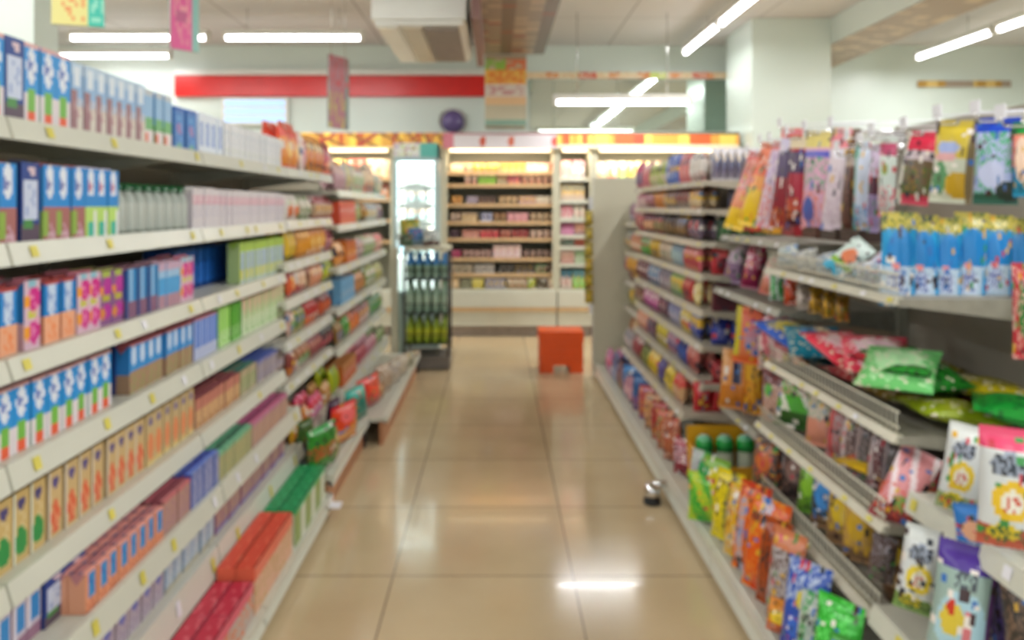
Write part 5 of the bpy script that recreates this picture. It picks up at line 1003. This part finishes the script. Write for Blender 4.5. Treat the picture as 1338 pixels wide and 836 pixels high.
for i, (l, c1, c2, X, d, dz, rot) in enumerate(fl):
    flat(l, [('bg', c1), ('d', .5, .5, .32, .25, c2), ('m', .1, .1, .9, .9, c2, .3), ('m', 0, 0, 1, 1, 'd8d0b8', .08)], X, d, z2 + dz, .165 if X < 1.05 else .17, .21 if X < 1.05 else .22, rot, .05, .3 if X < 1.05 else .12)
flat('large bright green pack at the near end of the second wire shelf', [('bg', '18a038'), ('b', 0, .3, '30c060'), ('m', 0, 0, 1, 1, '0c7028', .2)], 1.18, 1.70, z2 + .02, .2, .26, 60, .06)

for i, (X, d, c, l) in enumerate(((1.06, 2.45, '20606c', 'dark teal'), (1.06, 2.22, 'a02430', 'dark red'), (1.06, 2.0, '70601c', 'olive'))):
    flat('%s pack in the lower layer of the wire shelf heap' % l, [('bg', c), ('m', 0, 0, 1, 1, 'c8c0a8', .15)], X, d, z2, .2, .24, 90, .035)
for i, (X, d, c, l) in enumerate(((.975, 2.36, '1c70a0', 'blue'), (.97, 2.26, '704050', 'plum'), (.965, 1.97, 'c83040', 'cherry red'), (.97, 1.84, '2c8c30', 'mid green'), (1.08, 1.93, '3c6c20', 'moss green'), (1.1, 2.2, '5c5820', 'dull olive'))):
    flat('small %s packet lying on top of the wire shelf heap' % l, [('bg', c), ('d', .5, .5, .25, .2, 'd8c8a8'), ('m', 0, 0, 1, 1, '302c28', .2)], X, d, z2 + .035, .10, .14, i * 47, .035)
# third wire shelf
rs('green and white snack bag leaning at the far end of the third shelf', [('bg', '48a028'), ('s', .8, 0, .6, .15, 'd8d8c8'), ('b', 0, .3, '285818'), ('m', 0, .6, 1, 1, 'b89080', .4)], 1036, .94, z3, 70, 52, 55, dx=10)
rs('brown and pink snack bag behind the green and white one', [('bg', 'a88070'), ('m', 0, 0, 1, 1, 'c8a898', .3), ('b', .7, 1.01, '703838'), ('d', .3, .6, .15, .12, '58a848')], 1016, .915, z3, 70, 40, 45)
rs('peach and white bag with salmon base on the third shelf', [('bg', 'c8b8a8'), ('b', 0, .45, 'd08870'), ('b', .8, 1.01, 'c89868'), ('m', 0, .4, 1, .7, '90a890', .3)], 1070, .945, z3, 84, 38, 50, dx=10)
for i, (px, c1, c2, l) in enumerate(((1093, 'a08080', 'b84848', 'mauve and red'), (1110, '68504c', 'b8a8a8', 'brown with silver'), (1128, '504440', '8a7878', 'charcoal'), (1146, '602c30', 'a89898', 'wine'), (1163, '3c3430', '706468', 'near black'))):
    rs('%s upright bag in the dark row on the third shelf' % l, [('bg', c1), ('c', .2, .4, c2), ('m', 0, 0, 1, 1, c2, .2)], px, .95, z3, 84 + i, 31, 55, dx=12)
flat('orange and yellow pack lying at the front of the third shelf', [('bg', 'e06c18'), ('c', 0, .3, 'd8b020'), ('d', .6, .5, .25, .25, '50486c'), ('m', .3, .2, 1, .8, 'e8a060', .2)], .94, 2.0, z3 + .01, .15, .22, 30, .03)
flat('orange pack lying under the dark row of bags on the third shelf', [('bg', 'c86828'), ('d', .6, .5, .25, .25, '584068'), ('m', 0, 0, 1, 1, 'e09858', .2)], 1.02, 1.86, z3 + .01, .15, .2, 60, .03)
rb('large pink and white bag leaning out over the third shelf end', [('bg', 'd88c90'), ('s', .7, 0, .5, .16, 'f0dce0'), ('b', 0, .22, '8a3438'), ('d', .6, .3, .2, .1, '80a048'), ('m', 0, .1, 1, .5, 'd85840', .2)], (1158, 684), (1206, 590), 56, 1.80, 35, .05, 'snack_bag', 'snack bag')
rb('dark red bag hanging over the shelf end behind the pink one', [('bg', '8a2c38'), ('m', 0, 0, 1, 1, 'c85858', .3)], (1192, 690), (1212, 600), 40, 1.86, 35, .05, 'snack_bag', 'snack bag')

# fourth wire shelf
for i, (px, c1, c2, l, hp, w, dx) in enumerate(((1000, '504844', 'c86830', 'black and orange', 56, 30, 6), (1018, '3c3438', 'b09890', 'black and silver', 58, 30, 6), (1038, '302828', '806058', 'dark brown', 62, 30, 8), (1058, '588830', '88c030', 'green', 66, 28, 8), (1078, '3a3c38', '3888d0', 'black bag with a blue disc,', 74, 32, 6), (1100, '9a7848', 'd0b020', 'tan and yellow', 78, 36, 8), (1122, 'b89048', 'c8a020', 'golden tan', 82, 36, 6))):
    rs('%s snack bag standing on the fourth shelf' % l, [('bg', c1), ('d', .5, .5, .3, .2, c2), ('m', 0, 0, 1, 1, c2, .15), ('b', 0, .2, '886848') if i > 3 else ('b', .9, 1.01, '706058')], px, min(.93, (px - CX) * 2.56 / F), z4, hp * 1.17, w * 1.25, 50, dx=dx, name='snack_bag')
cup = thing('noodle_cup', 'brown cup with cream lettering at the near end of the fourth shelf', 'cup', (.96, 1.86, z4 + .001))
b = MB(); cc_ = ['8a6a30', '5a3c20', 'a88858', '5a3c20', 'c0a030', 'c8b040', 'c8b040']
b.lathe([(.001, 0), (.04, 0), (.046, .04), (.05, .075), (.055, .10), (.057, .112), (.057, .118)], 20, [lin(c) for c in cc_]); b.build('cup', M['film'], cup)
MB().lathe([(.058, .116), (.058, .121), (.001, .123)], 20, [lin('c0a030')] * 2).build('lid', M['film'], cup)
rb('dark brown bag beside the cup near the fourth shelf end', [('bg', '48342c'), ('m', 0, 0, 1, 1, '787078', .3)], (1150, 760), (1158, 700), 34, 1.78, 45, .05)

# nearest bay, right: big packs
def face_pack(top, ring, base, blob): return [('bg', 'd0d4d4'), ('b', .84, 1.01, top), ('d', .45, .72, .3, .10, '8f98a8'), ('m', .2, .64, .75, .8, '30343c', .4), ('d', .5, .42, .32, .17, ring), ('d', .5, .42, .2, .10, 'e0dccc'), ('m', .35, .35, .65, .5, 'c85038', .3), ('b', 0, .2, base), ('d', .4, .14, .25, .09, blob), ('m', .1, .05, .9, .2, '3c6030', .3)]
bag('seaweed_snack_bag', 'snack bag', 'white bag with yellow ring and dark lettering on the near shelf, left of pink', face_pack('d8dcd8', 'e0c030', '90a070', 'd8c820'), (1247, 668), (1268, 556), 54, 1.62, 30, .05)
bag('seaweed_snack_bag', 'snack bag', 'large bag with pink-red top and yellow ring on the near shelf', face_pack('e04870', 'e0b828', 'b05038', 'd8c020'), (1318, 716), (1322, 560), 88, 1.42, 25, .06)
bag('seaweed_snack_bag', 'snack bag', 'blue and peach packet lying low in front of the near shelf bags', [('bg', '2878c8'), ('b', .0, .35, 'b8c4c8'), ('d', .4, .55, .3, .2, 'e0a888'), ('d', .7, .4, .15, .12, '503030'), ('m', 0, 0, 1, .3, '8098b0', .3)], (1288, 732), (1282, 660), 78, 1.50, 30, .03)
bag('seaweed_snack_bag', 'snack bag', 'white bag with yellow ring on the lowest near shelf, left of purple', face_pack('c8ccc8', 'e0c838', '709048', 'd0c020'), (1193, 800), (1212, 690), 56, 1.62, 30, .05)
bag('seaweed_snack_bag', 'snack bag', 'purple topped bag with a large pale blue disc on the lowest near shelf', [('bg', '98b0a8'), ('b', .8, 1.01, '4a2c90'), ('d', .5, .36, .42, .3, 'a8ccd8'), ('d', .35, .4, .2, .14, 'd8c040'), ('d', .3, .5, .08, .06, 'c83828'), ('r', .55, .2, .7, .5, 'd87880'), ('m', .3, .68, .7, .8, '485058', .5), ('c', .93, 1.01, '6a3a80')], (1247, 868), (1268, 712), 82, 1.50, 30, .06)
bag('seaweed_snack_bag', 'snack bag', 'dark purple and cream pack behind the disc bag on the lowest near shelf', [('bg', '50407a'), ('c', 0, .3, 'b0a888'), ('m', 0, 0, 1, 1, '38284c', .3)], (1310, 900), (1300, 742), 60, 1.52, 30, .05)
bag('seaweed_snack_bag', 'snack bag', 'brown black pack at the lower right corner of the view', [('bg', '38302c'), ('m', 0, 0, 1, 1, '786050', .3)], (1345, 900), (1335, 755), 60, 1.42, 30, .05)
rb('red and green pack hanging at the extreme right edge', [('bg', 'b82838'), ('d', .6, .5, .4, .3, '2c7030'), ('m', 0, 0, 1, 1, 'd8b0a0', .2)], (1340, 470), (1338, 344), 34, 1.5, 30, .04, 'hanging_packet', 'packet')

# ------------------------------------------------------------------ foreground base tray, right
zb = .097
BT = [
 ('green topped bag lying across the right base tray before the jars', [('bg', '2c9c30'), ('s', .5, 0, .5, .22, 'b8c820'), ('m', 0, 0, 1, 1, '78c038', .3)], 930, .86, 60, 54, 30, 0),
 ('white and green bag leftmost on the tray edge', [('bg', 'b0bcb0'), ('c', .5, .75, '30a050'), ('m', 0, 0, .5, 1, '9890a8', .3)], 915, .80, 66, 28, 60, 6),
 ('tall green and yellow bag second on the right base tray', [('bg', 'd0c818'), ('c', 0, .35, '28985c'), ('b', .85, 1.01, '78a838')], 930, .80, 78, 28, 60, 8),
 ('bright yellow bag on the right base tray', [('bg', 'e0cc10'), ('c', .6, .8, '8a8840'), ('m', 0, 0, 1, 1, 'b8a818', .2)], 946, .80, 84, 30, 60, 10),
 ('yellow and amber speckled bag next to the orange ones', [('bg', 'd8b020'), ('m', 0, 0, 1, 1, 'e07820', .3), ('m', 0, 0, 1, 1, 'c8c0b0', .15)], 962, .80, 88, 30, 60, 10),
 ('orange bag with grey lettering on the right base tray', [('bg', 'd85c10'), ('c', .2, .45, 'a8a0b0'), ('b', .85, 1.01, 'c03818'), ('m', 0, 0, 1, 1, 'e89030', .2)], 975, .79, 108, 34, 60, 14),
 ('second orange bag with a white stripe, standing forward', [('bg', 'd8560c'), ('s', .9, .1, 1.2, .3, 'b8b0c4'), ('b', 0, .1, 'c84010'), ('m', 0, 0, 1, 1, 'e08828', .2)], 992, .775, 112, 42, 60, 18),
 ('dark orange bag behind the striped orange bag', [('bg', 'a8440c'), ('m', 0, 0, 1, 1, '602c18', .3)], 1004, .86, 104, 30, 60, 14),
 ('white and pink mixed print bag on the base tray', [('bg', 'b0a8a8'), ('m', 0, 0, 1, 1, 'd05890', .25), ('m', 0, 0, 1, 1, '604840', .3), ('b', .8, 1.01, 'c87850')], 1020, .82, 112, 36, 60, 14),
 ('blue and white bag with a yellow patch on the base tray', [('bg', '2450b0'), ('m', 0, .5, 1, 1, 'a8b8d8', .4), ('d', .6, .6, .2, .12, 'd8c840'), ('b', 0, .2, '3040a0')], 1046, .82, 110, 48, 55, 14),
 ('deep blue bag lower on the tray beside the blue and white one', [('bg', '1838a8'), ('d', .5, .5, .3, .2, '3868c8')], 1042, .76, 66, 34, 50, 8),
 ('orange and yellow packet at the tray edge, lower right', [('bg', 'd88828'), ('d', .5, .5, .3, .2, 'e0c030'), ('b', 0, .3, 'c86030')], 1020, .75, 40, 34, 50, 6),
 ('vivid green bag with yellow contents at the lower right', [('bg', '30b030'), ('b', 0, .45, 'b8a830'), ('m', 0, .5, 1, 1, '60d860', .3)], 1086, .84, 120, 52, 55, 14),
 ('white and teal striped bag at the bottom edge of the view', [('bg', 'a8b8b0'), ('c', .2, .4, '50a060'), ('c', .6, .75, '304c58'), ('m', 0, 0, 1, 1, 'c8c8c0', .2)], 1060, .79, 90, 38, 55, 10),
 ('yellow and black bag at the bottom edge of the view', [('bg', 'c0a020'), ('m', 0, 0, 1, 1, '2c3018', .35), ('b', .7, 1.01, '409838')], 1100, .82, 92, 44, 50, 10),
 ('black and blue bag beside the near shelf support', [('bg', '282c30'), ('d', .5, .6, .25, .15, '3c6088'), ('m', 0, 0, 1, 1, '707878', .2)], 1130, .86, 100, 40, 50, 10),
]
for l, ops, px, X, hp, w, a, dx in BT: rs(l, ops, px, min(X, .768), zb, hp * 1.08, w * 1.18, a, .06, dx, .02)

# clip strip of yellow snack packs on the far end panel
cl = thing('clip_strip', 'narrow hanging clip strip beside the cream end panel', 'clip strip', (.690, 5.72, .45))
MB().box(-.012, .012, .0, .004, 0, .85).build('strip', M['tagw'], cl)
for k in range(6):
    bag('clip_strip_packet', 'snack packet', 'yellow olive packet hanging on the clip strip by the cream end panel', [('bg', 'c0a418'), ('m', 0, 0, 1, 1, '706818', .35), ('d', .5, .5, .3, .2, 'd0b840')], (769.5, 396 - k * 20.5), (769.5, 377.5 - k * 20.5), 11, 5.69, 0, .02, group='packets on the clip strip')
